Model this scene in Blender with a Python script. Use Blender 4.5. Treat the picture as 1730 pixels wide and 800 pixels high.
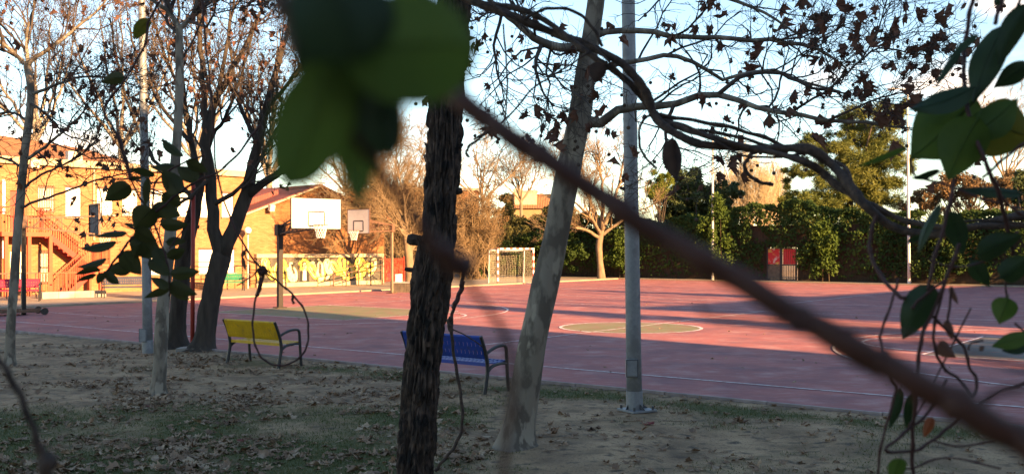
import bpy, math, random
import numpy as np
from mathutils import Vector, Matrix, Euler, noise as mnoise

for o in list(bpy.data.objects):
    bpy.data.objects.remove(o)
SC = bpy.context.scene
C = SC.collection
R = math.radians
rng = np.random.default_rng(7)
random.seed(7)

# ------------------------------------------------------------------ camera
FPX, CX, HZ, EYE = 1720.0, 865.0, 421.0, 2.0      # focal length / horizon measured in the 1730 px photograph
cam = bpy.data.cameras.new('camera')
camo = bpy.data.objects.new('camera', cam)
C.objects.link(camo)
camo.location = (0, 0, EYE)
camo.rotation_euler = (R(90), 0, 0)
cam.sensor_width = 36.0
cam.lens = 36.0 * FPX / 1730.0
cam.shift_y = (HZ - 400.0) / 1730.0
cam.clip_start = 0.02
cam.clip_end = 3000
cam.dof.use_dof = True
cam.dof.focus_distance = 13.0
cam.dof.aperture_fstop = cam.lens / 7.0             # 7 mm aperture: only the nearest canes and leaves go soft
SC.camera = camo

# ------------------------------------------------------------------ light
SUN_EL = R(14.5)
SUN_H = Vector((0.70, -0.714)).normalized()         # horizontal direction towards the sun (behind right)
world = bpy.data.worlds.new('World')
SC.world = world
world.use_nodes = True
wn, wl = world.node_tree.nodes, world.node_tree.links
wn.clear()
wout = wn.new('ShaderNodeOutputWorld')
wbg = wn.new('ShaderNodeBackground')
sky = wn.new('ShaderNodeTexSky')
sky.sky_type = 'NISHITA'
sky.sun_disc = False
sky.sun_elevation = SUN_EL
sky.sun_rotation = math.atan2(SUN_H.x, SUN_H.y)
sky.air_density = 1.0
sky.dust_density = 0.1
sky.ozone_density = 3.0
# thin winter cloud, also added overhead out of view to warm the shade: noise over the view direction
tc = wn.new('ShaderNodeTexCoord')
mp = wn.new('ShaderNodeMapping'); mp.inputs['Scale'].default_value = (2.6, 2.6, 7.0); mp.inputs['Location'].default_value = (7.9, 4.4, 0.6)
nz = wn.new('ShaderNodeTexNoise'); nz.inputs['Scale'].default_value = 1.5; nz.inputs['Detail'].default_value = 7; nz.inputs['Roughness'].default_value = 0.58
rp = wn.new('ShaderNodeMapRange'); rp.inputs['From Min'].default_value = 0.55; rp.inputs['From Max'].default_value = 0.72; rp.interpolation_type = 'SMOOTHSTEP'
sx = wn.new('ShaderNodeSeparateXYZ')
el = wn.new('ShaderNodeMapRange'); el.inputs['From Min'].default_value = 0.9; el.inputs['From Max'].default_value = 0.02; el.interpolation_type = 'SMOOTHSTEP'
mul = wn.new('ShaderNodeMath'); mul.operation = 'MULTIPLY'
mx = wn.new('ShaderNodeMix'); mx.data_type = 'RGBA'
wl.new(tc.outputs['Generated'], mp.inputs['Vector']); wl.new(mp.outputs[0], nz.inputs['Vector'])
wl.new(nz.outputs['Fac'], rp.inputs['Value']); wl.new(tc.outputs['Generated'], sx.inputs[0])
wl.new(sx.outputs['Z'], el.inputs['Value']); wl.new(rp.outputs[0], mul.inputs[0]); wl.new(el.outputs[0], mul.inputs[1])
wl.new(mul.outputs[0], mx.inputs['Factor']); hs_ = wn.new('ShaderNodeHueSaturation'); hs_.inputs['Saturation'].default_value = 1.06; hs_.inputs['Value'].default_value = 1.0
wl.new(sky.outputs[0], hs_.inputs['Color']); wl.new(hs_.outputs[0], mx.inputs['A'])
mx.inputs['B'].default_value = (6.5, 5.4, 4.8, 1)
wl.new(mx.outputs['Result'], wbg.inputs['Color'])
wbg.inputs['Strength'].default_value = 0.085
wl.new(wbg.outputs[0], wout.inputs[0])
sl = bpy.data.lights.new('sun', 'SUN')
sl.energy = 5.0
sl.angle = R(0.5)
sl.color = (1.0, 0.66, 0.36)
slo = bpy.data.objects.new('sun', sl)
C.objects.link(slo)
sdir = Vector((SUN_H.x * math.cos(SUN_EL), SUN_H.y * math.cos(SUN_EL), math.sin(SUN_EL)))
slo.rotation_euler = sdir.to_track_quat('Z', 'Y').to_euler()
slo.location = (60, -60, 40)
SC.view_settings.view_transform = 'Standard'
SC.view_settings.look = 'None'
SC.view_settings.gamma = 1.0
SC.view_settings.exposure = 2.3
SC.view_settings.use_white_balance = True           # the phone balanced for the shade
SC.view_settings.white_balance_temperature = 8300
SC.view_settings.white_balance_tint = 14

# ------------------------------------------------------------------ helpers
def at(px, py, d):
    """photo point at d metres -> world"""
    return np.array(((px - CX) / FPX * d, d, EYE - (py - HZ) / FPX * d))

def gr(px, py):
    """photo point standing on level ground -> world"""
    d = EYE * FPX / (py - HZ)
    return np.array(((px - CX) / FPX * d, d, 0.0))

def nrm(a):
    return a / (np.linalg.norm(a, axis=-1, keepdims=True) + 1e-12)

def smooth_path(pts, n):
    """Catmull-Rom through pts (any number of columns), n samples per span"""
    P = np.asarray(pts, float)
    Q = np.vstack([2 * P[0] - P[1], P, 2 * P[-1] - P[-2]])
    out = []
    for i in range(1, len(Q) - 2):
        for k in range(n):
            t = k / n
            a, b, c, d = Q[i - 1], Q[i], Q[i + 1], Q[i + 2]
            out.append(0.5 * (2 * b + (c - a) * t + (2 * a - 5 * b + 4 * c - d) * t * t + (3 * b - a - 3 * c + d) * t ** 3))
    out.append(P[-1])
    return np.array(out)

def tube_arrays(P, Rr, S):
    """P (N,k,3), Rr (N,k) -> verts, quads of N open tubes"""
    N, k, _ = P.shape
    T = np.empty_like(P)
    T[:, 1:-1] = P[:, 2:] - P[:, :-2]
    T[:, 0] = P[:, 1] - P[:, 0]
    T[:, -1] = P[:, -1] - P[:, -2]
    T = nrm(T)
    D = nrm(P[:, -1] - P[:, 0])
    ref = np.where(np.abs(D[:, 2:3]) > 0.75, np.array([[1.0, 0.13, 0.0]]), np.array([[0.1, 0.05, 1.0]]))
    A = nrm(np.cross(T, ref[:, None, :]))
    B = np.cross(T, A)
    ang = np.arange(S) * 2 * math.pi / S
    V = P[:, :, None, :] + Rr[:, :, None, None] * (np.cos(ang)[None, None, :, None] * A[:, :, None, :] + np.sin(ang)[None, None, :, None] * B[:, :, None, :])
    idx = np.arange(N * k * S).reshape(N, k, S)
    a = idx[:, :-1, :]
    b = np.roll(idx, -1, axis=2)[:, :-1, :]
    c = np.roll(idx, -1, axis=2)[:, 1:, :]
    d = idx[:, 1:, :]
    F = np.stack([a, b, c, d], -1).reshape(-1, 4)
    return V.reshape(-1, 3), F

def root_of(o):
    while o.parent is not None:
        o = o.parent
    return o

class MB:
    def __init__(self):
        self.V, self.F, self.n = [], [], 0
    def add(self, V, F):
        V = np.asarray(V, float).reshape(-1, 3)
        F = np.asarray(F, int)
        self.V.append(V); self.F.append(F + self.n); self.n += len(V)
        return self
    def box(self, c, s, rz=0.0, rx=0.0):
        s = np.asarray(s, float) / 2
        q = np.array([[x, y, z] for x in (-1, 1) for y in (-1, 1) for z in (-1, 1)]) * s
        if rx:
            cs, sn = math.cos(rx), math.sin(rx)
            q = q @ np.array([[1, 0, 0], [0, cs, -sn], [0, sn, cs]]).T
        if rz:
            cs, sn = math.cos(rz), math.sin(rz)
            q = q @ np.array([[cs, -sn, 0], [sn, cs, 0], [0, 0, 1]]).T
        return self.add(q + np.asarray(c, float), [[0, 1, 3, 2], [4, 6, 7, 5], [0, 4, 5, 1], [2, 3, 7, 6], [0, 2, 6, 4], [1, 5, 7, 3]])
    def bar(self, a, b, w, h):
        a, b = np.asarray(a, float), np.asarray(b, float)
        t = nrm(b - a)
        ref = np.array([0, 0, 1.0]) if abs(t[2]) < 0.95 else np.array([1.0, 0, 0])
        s = nrm(np.cross(t, ref)); u = np.cross(s, t)
        q = [p + s * i * w / 2 + u * j * h / 2 for p in (a, b) for i, j in ((-1, -1), (1, -1), (1, 1), (-1, 1))]
        return self.add(q, [[0, 1, 2, 3], [7, 6, 5, 4], [0, 4, 5, 1], [1, 5, 6, 2], [2, 6, 7, 3], [3, 7, 4, 0]])
    def tube(self, P, Rr, S=8, cap=True):
        P = np.asarray(P, float)
        Rr = np.full(len(P), float(Rr)) if np.isscalar(Rr) else np.asarray(Rr, float)
        V, F = tube_arrays(P[None], Rr[None], S)
        n0 = len(V)
        if cap:
            V = np.vstack([V, P[0], P[-1]])
            k = len(P)
            f = [[n0, (j + 1) % S, j, j] for j in range(S)]
            g = [[n0 + 1, (k - 1) * S + j, (k - 1) * S + (j + 1) % S, (k - 1) * S + (j + 1) % S] for j in range(S)]
            self.add(V, F)
            off = self.n - len(V)
            self.F.append(np.array([[q[0], q[1], q[2]] for q in f + g]) + off)
        else:
            self.add(V, F)
        return self
    def quad(self, a, b, c, d):
        return self.add([a, b, c, d], [[0, 1, 2, 3]])
    def disc(self, c, r, n, a0=0, a1=2 * math.pi, r0=0.0):
        """flat ring or disc in the ground plane"""
        c = np.asarray(c, float)
        A = np.linspace(a0, a1, n + 1)
        o = np.stack([c[0] + r * np.cos(A), c[1] + r * np.sin(A), np.full(n + 1, c[2])], 1)
        i = np.stack([c[0] + r0 * np.cos(A), c[1] + r0 * np.sin(A), np.full(n + 1, c[2])], 1)
        V = np.vstack([o, i])
        return self.add(V, [[n + 1 + k, k, k + 1, n + 2 + k] for k in range(n)])
    def ball(self, c, r, n=8, m=6, sq=1.0):
        V, F = [], []
        for i in range(m + 1):
            th = math.pi * i / m
            for j in range(n):
                ph = 2 * math.pi * j / n
                V.append((r * math.sin(th) * math.cos(ph), r * math.sin(th) * math.sin(ph), r * sq * math.cos(th)))
        for i in range(m):
            for j in range(n):
                F.append([i * n + j, (i + 1) * n + j, (i + 1) * n + (j + 1) % n, i * n + (j + 1) % n])
        return self.add(np.array(V) + np.asarray(c, float), F)
    def mesh(self, name, org=None, rz=0.0, smooth=False):
        V = np.vstack(self.V)
        if org is not None:
            V = V - np.asarray(org, float)
            if rz:
                cs, sn = math.cos(-rz), math.sin(-rz)
                V = V @ np.array([[cs, -sn, 0], [sn, cs, 0], [0, 0, 1]]).T
        me = bpy.data.meshes.new(name)
        me.vertices.add(len(V))
        me.vertices.foreach_set('co', V.astype(np.float32).ravel())
        loops = np.concatenate([f.ravel() for f in self.F])
        sizes = np.concatenate([np.full(len(f), f.shape[1]) for f in self.F])
        me.loops.add(len(loops))
        me.loops.foreach_set('vertex_index', loops.astype(np.int32))
        me.polygons.add(len(sizes))
        me.polygons.foreach_set('loop_start', np.concatenate([[0], np.cumsum(sizes)[:-1]]).astype(np.int32))
        me.polygons.foreach_set('loop_total', sizes.astype(np.int32))
        me.polygons.foreach_set('use_smooth', np.full(len(sizes), bool(smooth)))
        me.update(calc_edges=True)
        me.validate()
        return me
    def build(self, name, mat, parent=None, world=True, smooth=False, kind=None, label=None):
        org, rz = None, 0.0
        if parent is not None and world:
            r = root_of(parent)
            org, rz = np.array(r.location), r.rotation_euler.z
        me = self.mesh(name, org, rz, smooth)
        me.materials.append(mat)
        o = bpy.data.objects.new(name, me)
        C.objects.link(o)
        if parent is not None:
            o.parent = parent
        if kind: o['kind'] = kind
        if label: o['label'] = label
        return o

def tag(o, label, cat, group=None):
    o['label'] = label; o['category'] = cat
    if group: o['group'] = group
    return o

def thing(name, label, cat, loc=(0, 0, 0), rz=0.0, group=None):
    o = bpy.data.objects.new(name, None)
    o.empty_display_size = 0.2
    C.objects.link(o)
    o.location = loc; o.rotation_euler = (0, 0, rz)
    return tag(o, label, cat, group)

def copy_tree(o, parent=None):
    c = o.copy(); C.objects.link(c)
    if parent is not None: c.parent = parent
    for ch in list(o.children):
        copy_tree(ch, c)
    return c

# ------------------------------------------------------------------ materials
def mat(name, c1, c2=None, scale=6.0, rough=0.8, bump=0.0, bscale=None, bdist=0.012, detail=6.0, lo=0.35, hi=0.65, metal=0.0, spec=0.3,
        stretch=(1, 1, 1), spots=None, translucent=0.0, obj_coords=True, c3=None, s3=1.0, lo3=0.5, hi3=0.6):
    m = bpy.data.materials.new(name); m.use_nodes = True
    n, l = m.node_tree.nodes, m.node_tree.links
    b = n['Principled BSDF']
    b.inputs['Roughness'].default_value = rough
    b.inputs['Metallic'].default_value = metal
    b.inputs['Specular IOR Level'].default_value = spec
    t = n.new('ShaderNodeTexCoord'); mp = n.new('ShaderNodeMapping'); mp.inputs['Scale'].default_value = stretch
    if obj_coords:
        l.new(t.outputs['Object'], mp.inputs['Vector'])
    else:
        g = n.new('ShaderNodeNewGeometry'); l.new(g.outputs['Position'], mp.inputs['Vector'])
    c2 = c2 or c1
    nz = n.new('ShaderNodeTexNoise'); nz.inputs['Scale'].default_value = scale; nz.inputs['Detail'].default_value = detail
    l.new(mp.outputs[0], nz.inputs['Vector'])
    mr = n.new('ShaderNodeMapRange'); mr.inputs['From Min'].default_value = lo; mr.inputs['From Max'].default_value = hi
    l.new(nz.outputs['Fac'], mr.inputs['Value'])
    mx = n.new('ShaderNodeMix'); mx.data_type = 'RGBA'
    mx.inputs['A'].default_value = (*c1, 1); mx.inputs['B'].default_value = (*c2, 1)
    l.new(mr.outputs[0], mx.inputs['Factor'])
    col = mx.outputs['Result']
    if c3:
        n3 = n.new('ShaderNodeTexNoise'); n3.inputs['Scale'].default_value = s3; n3.inputs['Detail'].default_value = 5
        l.new(mp.outputs[0], n3.inputs['Vector'])
        m3 = n.new('ShaderNodeMapRange'); m3.inputs['From Min'].default_value = lo3; m3.inputs['From Max'].default_value = hi3
        l.new(n3.outputs['Fac'], m3.inputs['Value'])
        x3 = n.new('ShaderNodeMix'); x3.data_type = 'RGBA'
        l.new(m3.outputs[0], x3.inputs['Factor']); l.new(col, x3.inputs['A']); x3.inputs['B'].default_value = (*c3, 1)
        col = x3.outputs['Result']
    l.new(col, b.inputs['Base Color'])
    if bump:
        bn = n.new('ShaderNodeTexNoise'); bn.inputs['Scale'].default_value = bscale or scale * 3; bn.inputs['Detail'].default_value = 8
        l.new(mp.outputs[0], bn.inputs['Vector'])
        bp = n.new('ShaderNodeBump'); bp.inputs['Strength'].default_value = min(1, bump); bp.inputs['Distance'].default_value = bdist
        l.new(bn.outputs['Fac'], bp.inputs['Height']); l.new(bp.outputs[0], b.inputs['Normal'])
    if translucent:
        tr = n.new('ShaderNodeBsdfTranslucent'); l.new(col, tr.inputs['Color'])
        ms = n.new('ShaderNodeMixShader'); ms.inputs[0].default_value = translucent
        l.new(b.outputs[0], ms.inputs[1]); l.new(tr.outputs[0], ms.inputs[2])
        l.new(ms.outputs[0], n['Material Output'].inputs['Surface'])
    m['col'] = 1
    return m

def brick_mat(name, c1, c2, mortar, w=0.24, h=0.068, bump=0.4):
    """brick courses on a wall whose mesh has x along the wall and z up"""
    m = mat(name, c1, c2, scale=1.1, rough=0.9, lo=0.3, hi=0.7, c3=tuple(c * 0.62 for c in c1), s3=0.6, lo3=0.54, hi3=0.8)
    n, l = m.node_tree.nodes, m.node_tree.links
    b = n['Principled BSDF']
    t = n.new('ShaderNodeTexCoord'); sp = n.new('ShaderNodeSeparateXYZ'); cb = n.new('ShaderNodeCombineXYZ')
    l.new(t.outputs['Object'], sp.inputs[0])
    ad = n.new('ShaderNodeMath'); ad.operation = 'ADD'
    l.new(sp.outputs['X'], ad.inputs[0]); l.new(sp.outputs['Y'], ad.inputs[1])
    l.new(ad.outputs[0], cb.inputs['X']); l.new(sp.outputs['Z'], cb.inputs['Y'])
    br = n.new('ShaderNodeTexBrick')
    br.inputs['Scale'].default_value = 1.0; br.inputs['Brick Width'].default_value = w; br.inputs['Row Height'].default_value = h
    br.inputs['Mortar Size'].default_value = 0.008
    br.inputs['Color1'].default_value = (1, 1, 1, 1); br.inputs['Color2'].default_value = (0.72, 0.70, 0.66, 1); br.inputs['Mortar'].default_value = (*mortar, 1)
    l.new(cb.outputs[0], br.inputs['Vector'])
    mm = n.new('ShaderNodeMix'); mm.data_type = 'RGBA'; mm.blend_type = 'MULTIPLY'; mm.inputs['Factor'].default_value = 1.0
    src = b.inputs['Base Color'].links[0].from_socket
    l.new(src, mm.inputs['A']); l.new(br.outputs['Color'], mm.inputs['B'])
    l.new(mm.outputs['Result'], b.inputs['Base Color'])
    bp = n.new('ShaderNodeBump'); bp.inputs['Strength'].default_value = bump; bp.inputs['Distance'].default_value = 0.01; bp.invert = True
    l.new(br.outputs['Fac'], bp.inputs['Height']); l.new(bp.outputs[0], b.inputs['Normal'])
    return m

def tile_mat(name, c1, c2):
    m = mat(name, c1, c2, scale=3.0, rough=0.85)
    n, l = m.node_tree.nodes, m.node_tree.links
    b = n['Principled BSDF']
    t = n.new('ShaderNodeTexCoord'); w = n.new('ShaderNodeTexWave'); w.wave_type = 'BANDS'; w.bands_direction = 'X'
    w.inputs['Scale'].default_value = 1.6; w.inputs['Distortion'].default_value = 0.4
    l.new(t.outputs['Object'], w.inputs['Vector'])
    bp = n.new('ShaderNodeBump'); bp.inputs['Strength'].default_value = 0.8; bp.inputs['Distance'].default_value = 0.06
    l.new(w.outputs['Fac'], bp.inputs['Height']); l.new(bp.outputs[0], b.inputs['Normal'])
    return m

def stripe_mat(name, axis, period, ca, cb_):
    m = bpy.data.materials.new(name); m.use_nodes = True
    n, l = m.node_tree.nodes, m.node_tree.links
    b = n['Principled BSDF']; b.inputs['Roughness'].default_value = 0.5
    t = n.new('ShaderNodeTexCoord'); sp = n.new('ShaderNodeSeparateXYZ'); l.new(t.outputs['Object'], sp.inputs[0])
    mo = n.new('ShaderNodeMath'); mo.operation = 'FLOORED_MODULO'; mo.inputs[1].default_value = period
    l.new(sp.outputs[axis], mo.inputs[0])
    gt = n.new('ShaderNodeMath'); gt.operation = 'GREATER_THAN'; gt.inputs[1].default_value = period / 2
    l.new(mo.outputs[0], gt.inputs[0])
    nz = n.new('ShaderNodeTexNoise'); nz.inputs['Scale'].default_value = 9
    l.new(t.outputs['Object'], nz.inputs['Vector'])
    mx = n.new('ShaderNodeMix'); mx.data_type = 'RGBA'; mx.inputs['A'].default_value = (*ca, 1); mx.inputs['B'].default_value = (*cb_, 1)
    l.new(gt.outputs[0], mx.inputs['Factor'])
    mm = n.new('ShaderNodeMix'); mm.data_type = 'RGBA'; mm.blend_type = 'MULTIPLY'; mm.inputs['Factor'].default_value = 0.35
    l.new(mx.outputs['Result'], mm.inputs['A']); l.new(nz.outputs['Color'], mm.inputs['B']); l.new(mm.outputs['Result'], b.inputs['Base Color'])
    return m

M = {}
M['white'] = mat('white_paint', (0.8, 0.79, 0.76), (0.7, 0.69, 0.66), scale=5, rough=0.55)
M['linepaint'] = mat('worn_white_line_paint', (0.72, 0.66, 0.64), (0.40, 0.24, 0.23), scale=9, lo=0.42, hi=0.72, rough=0.85)
M['black'] = mat('black_iron', (0.018, 0.017, 0.017), (0.03, 0.028, 0.026), scale=20, rough=0.45, spec=0.4)
M['galv'] = mat('galvanised_steel', (0.20, 0.215, 0.225), (0.235, 0.25, 0.26), scale=30, rough=0.55, metal=0.3, bump=0.05, bdist=0.003, c3=(0.18, 0.19, 0.2), s3=6)
M['galvdark'] = mat('dark_steel_edge', (0.07, 0.075, 0.08), rough=0.5, metal=0.3)
M['palepost'] = mat('pale_painted_steel', (0.6, 0.58, 0.53), (0.5, 0.48, 0.44), scale=6, rough=0.5)
M['redsteel'] = mat('red_painted_steel', (0.42, 0.05, 0.035), (0.33, 0.045, 0.03), scale=7, rough=0.5)
M['redsteel2'] = mat('faded_red_steel', (0.46, 0.085, 0.04), (0.38, 0.07, 0.035), scale=7, rough=0.6)
M['bronze'] = mat('rusty_brown_steel', (0.10, 0.055, 0.035), (0.16, 0.08, 0.05), scale=12, rough=0.6)
M['concrete'] = mat('pale_concrete', (0.36, 0.33, 0.28), (0.27, 0.25, 0.215), scale=2.5, rough=0.9, bump=0.3, bscale=40, c3=(0.2, 0.185, 0.165), s3=0.8)
M['kerb'] = mat('kerb_concrete', (0.34, 0.27, 0.25), (0.22, 0.175, 0.165), scale=5, rough=0.9, bump=0.3, bscale=60)
M['brick'] = brick_mat('tan_brick', (0.40, 0.20, 0.10), (0.33, 0.155, 0.078), (0.62, 0.6, 0.55))
M['redbrick'] = brick_mat('orange_brick', (0.30, 0.135, 0.06), (0.23, 0.10, 0.045), (0.6, 0.55, 0.5))
M['pinkwall'] = mat('orange_render', (0.33, 0.12, 0.055), (0.28, 0.10, 0.045), scale=2, rough=0.9)
M['tile'] = tile_mat('clay_roof_tile', (0.33, 0.15, 0.07), (0.26, 0.11, 0.055))
M['redroof'] = tile_mat('red_roof_sheet', (0.24, 0.075, 0.065), (0.19, 0.06, 0.05))
M['band'] = mat('pale_cornice', (0.45, 0.36, 0.24), (0.36, 0.28, 0.19), scale=4, rough=0.85)
M['glass'] = mat('window_glass', (0.03, 0.035, 0.04), rough=0.08, spec=0.6)
M['muralbase'] = mat('dark_mural_paint', (0.06, 0.055, 0.045), (0.11, 0.095, 0.07), scale=5, rough=0.75)
M['muralyellow'] = mat('yellow_spray_paint', (0.62, 0.50, 0.12), (0.50, 0.36, 0.07), scale=7, rough=0.7)
M['muralpale'] = mat('pale_spray_paint', (0.62, 0.56, 0.38), (0.55, 0.47, 0.25), scale=7, rough=0.7)
M['muralink'] = mat('black_spray_paint', (0.02, 0.02, 0.018), rough=0.7)
M['netcord'] = mat('net_cord', (0.45, 0.40, 0.30), rough=0.9)
M['plankgrey'] = mat('weathered_grey_board', (0.17, 0.16, 0.16), (0.10, 0.095, 0.1), scale=4, rough=0.85, stretch=(6, 6, 0.6), bump=0.2)
M['boardwhite'] = mat('backboard_white', (0.78, 0.76, 0.7), (0.72, 0.69, 0.62), scale=3, rough=0.5)
M['boardgrey'] = mat('backboard_grey', (0.55, 0.50, 0.45), (0.48, 0.43, 0.39), scale=3, rough=0.6)
M['bench_yellow'] = mat('yellow_enamel', (0.60, 0.34, 0.010), (0.50, 0.28, 0.012), scale=6, rough=0.5, c3=(0.30, 0.18, 0.03), s3=9, lo3=0.58, hi3=0.75)
M['bench_blue'] = mat('blue_enamel', (0.008, 0.045, 0.28), (0.007, 0.038, 0.21), scale=6, rough=0.5, c3=(0.03, 0.045, 0.12), s3=9, lo3=0.58, hi3=0.75)
M['bench_green'] = mat('green_enamel', (0.004, 0.15, 0.07), (0.004, 0.12, 0.06), scale=6, rough=0.7)
M['bench_grey'] = mat('grey_enamel', (0.030, 0.036, 0.060), (0.022, 0.027, 0.048), scale=6, rough=0.7)
M['bench_red'] = mat('crimson_enamel', (0.34, 0.015, 0.045), (0.29, 0.015, 0.04), scale=6, rough=0.45)
M['planebark'] = mat('plane_bark', (0.215, 0.18, 0.14), (0.110, 0.090, 0.070), scale=7, rough=0.9, bump=0.6, bscale=30, lo=0.44, hi=0.54, stretch=(1, 1, 0.45), c3=(0.28, 0.24, 0.185), s3=5, lo3=0.56, hi3=0.60)
M['darkbark'] = mat('dark_bark', (0.036, 0.028, 0.022), (0.062, 0.048, 0.038), scale=9, rough=0.95, bump=0.9, bscale=26, stretch=(1, 1, 0.25))
M['pinebark'] = mat('pine_bark', (0.032, 0.022, 0.017), (0.105, 0.068, 0.050), scale=16, rough=0.95, bump=0.9, bscale=45, stretch=(1, 1, 0.55), lo=0.45, hi=0.7, c3=(0.012, 0.010, 0.009), s3=9, lo3=0.55, hi3=0.62)
M['fartwig'] = mat('grey_brown_twig', (0.06, 0.046, 0.042), (0.04, 0.031, 0.029), scale=0.7, rough=0.9)
M['deadleaf'] = mat('dead_vine_leaf', (0.05, 0.026, 0.018), (0.03, 0.017, 0.013), scale=30, rough=0.8, translucent=0.15, obj_coords=False)
M['ochre'] = mat('ochre_render', (0.27, 0.19, 0.10), (0.22, 0.15, 0.08), scale=1, rough=0.9)
M['twig'] = mat('plane_twig', (0.085, 0.064, 0.055), (0.05, 0.038, 0.034), scale=5, rough=0.9)
M['palebark'] = mat('pale_bark', (0.21, 0.155, 0.10), (0.14, 0.10, 0.065), scale=5, rough=0.9, bump=0.4, bscale=20, stretch=(1, 1, 0.4))
M['paletwig'] = mat('pale_twig', (0.20, 0.14, 0.08), (0.14, 0.095, 0.055), scale=0.7, rough=0.9)
M['poplartwig'] = mat('poplar_twig', (0.40, 0.31, 0.19), (0.32, 0.24, 0.14), scale=0.5, rough=0.9)
M['dryleaf'] = mat('dry_plane_leaf', (0.185, 0.085, 0.055), (0.11, 0.05, 0.034), scale=6, rough=0.8, translucent=0.32, obj_coords=False)
M['fallenleaf'] = mat('fallen_leaf', (0.30, 0.19, 0.12), (0.14, 0.082, 0.052), scale=2.3, rough=0.85, obj_coords=False, c3=(0.38, 0.27, 0.18), s3=3.1, lo3=0.52, hi3=0.6)
M['redleaf'] = mat('red_fallen_leaf', (0.20, 0.03, 0.025), (0.13, 0.025, 0.02), scale=5, rough=0.8)
M['seed'] = mat('seed_ball', (0.07, 0.045, 0.03), rough=0.95)
M['grass'] = mat('short_grass', (0.058, 0.080, 0.014), (0.10, 0.095, 0.03), scale=1.2, rough=0.8, obj_coords=False, translucent=0.2)
M['ivy'] = mat('ivy_leaf', (0.020, 0.042, 0.010), (0.036, 0.06, 0.014), scale=0.5, rough=0.7, spec=0.12, obj_coords=False, translucent=0.12)
M['ivylight'] = mat('young_ivy_leaf', (0.060, 0.095, 0.018), (0.036, 0.066, 0.015), scale=0.8, rough=0.7, spec=0.12, obj_coords=False, translucent=0.16)
M['pineneedle'] = mat('pine_needles', (0.075, 0.10, 0.022), (0.12, 0.125, 0.026), scale=0.35, rough=0.7, obj_coords=False, translucent=0.12)
M['darkneedle'] = mat('dark_needles', (0.028, 0.05, 0.017), (0.05, 0.07, 0.022), scale=0.4, rough=0.7, obj_coords=False, translucent=0.1)
M['limeneedle'] = mat('lime_needles', (0.12, 0.15, 0.02), (0.09, 0.12, 0.02), scale=0.5, rough=0.7, obj_coords=False, translucent=0.15)
M['oliveleaf'] = mat('olive_leaf', (0.075, 0.08, 0.025), (0.11, 0.10, 0.035), scale=0.4, rough=0.7, obj_coords=False, translucent=0.15)
M['brownleaf'] = mat('brown_clinging_leaf', (0.17, 0.10, 0.045), (0.125, 0.08, 0.038), scale=0.4, rough=0.8, obj_coords=False, translucent=0.15)
M['vineleaf'] = mat('vine_leaf', (0.046, 0.090, 0.016), (0.066, 0.112, 0.02), scale=14, rough=0.5, spec=0.25, translucent=0.5, obj_coords=False)
M['vineleafdark'] = mat('dark_vine_leaf', (0.012, 0.030, 0.010), (0.018, 0.040, 0.012), scale=22, rough=0.45, spec=0.25, translucent=0.22, obj_coords=False)
M['vineleafyellow'] = mat('yellowing_vine_leaf', (0.06, 0.085, 0.010), (0.10, 0.085, 0.012), scale=12, rough=0.5, spec=0.25, translucent=0.45, obj_coords=False)
M['vineleafolive'] = mat('olive_vine_leaf', (0.034, 0.040, 0.011), (0.045, 0.045, 0.014), scale=22, rough=0.5, spec=0.2, translucent=0.34, obj_coords=False)
M['postdark'] = mat('dark_brown_paint', (0.016, 0.011, 0.009), (0.026, 0.017, 0.013), scale=18, rough=0.6, c3=(0.3, 0.27, 0.22), s3=14, lo3=0.70, hi3=0.72)
M['orangeleaf'] = mat('orange_dead_leaf', (0.28, 0.07, 0.02), (0.2, 0.05, 0.02), scale=15, rough=0.6, translucent=0.4, obj_coords=False)
M['vinestem'] = mat('vine_bark', (0.075, 0.048, 0.036), (0.030, 0.020, 0.016), scale=40, rough=0.85, bump=0.6, bscale=150, obj_coords=False)
M['browncane'] = mat('brown_cane', (0.070, 0.024, 0.015), (0.05, 0.018, 0.012), scale=40, rough=0.6, obj_coords=False)
M['redbrownstem'] = mat('red_brown_stem', (0.055, 0.020, 0.018), (0.04, 0.016, 0.014), scale=60, rough=0.7, obj_coords=False)
M['stone'] = mat('stone_block', (0.16, 0.12, 0.085), (0.10, 0.08, 0.06), scale=5, rough=0.9, bump=0.5)
M['shadeblock'] = mat('shade_block_render', (0.40, 0.31, 0.23), (0.35, 0.27, 0.2), scale=0.6, rough=0.9)
M['ac'] = mat('air_conditioner_casing', (0.55, 0.52, 0.45), rough=0.6)
M['globe'] = mat('opal_lamp_globe', (0.82, 0.8, 0.75), rough=0.35)

# ------------------------------------------------------------------ court frame
CA = np.array((-12.9, 25.7)); CU = np.array((0.798, -0.602)); CV = np.array((0.602, 0.798))
UANG = math.atan2(CU[1], CU[0]); VANG = math.atan2(CV[1], CV[0])

def ct(u, v, z=0.0):
    p = CA + CU * u + CV * v
    return np.array((p[0], p[1], z))

def uv(x, y):
    d = np.array((x, y)) - CA
    return float(d @ CU), float(d @ CV)

def fbm(x, y, s, o=3):
    a, t = 1.0, 0.0
    for _ in range(o):
        t += a * mnoise.noise((x * s, y * s, 3.7)); s *= 2.1; a *= 0.5
    return t

def gz(x, y):
    u, v = uv(x, y)
    if v > 0.0:
        return -0.30
    k = min(1.0, -v / 0.5)
    return -0.045 + 0.030 * max(0.0, 1 + v / 0.3) + (0.035 * fbm(x, y, 0.5) + 0.012 * fbm(x, y, 3.1, 2)) * k - 0.012 * (1 - k)

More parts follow.
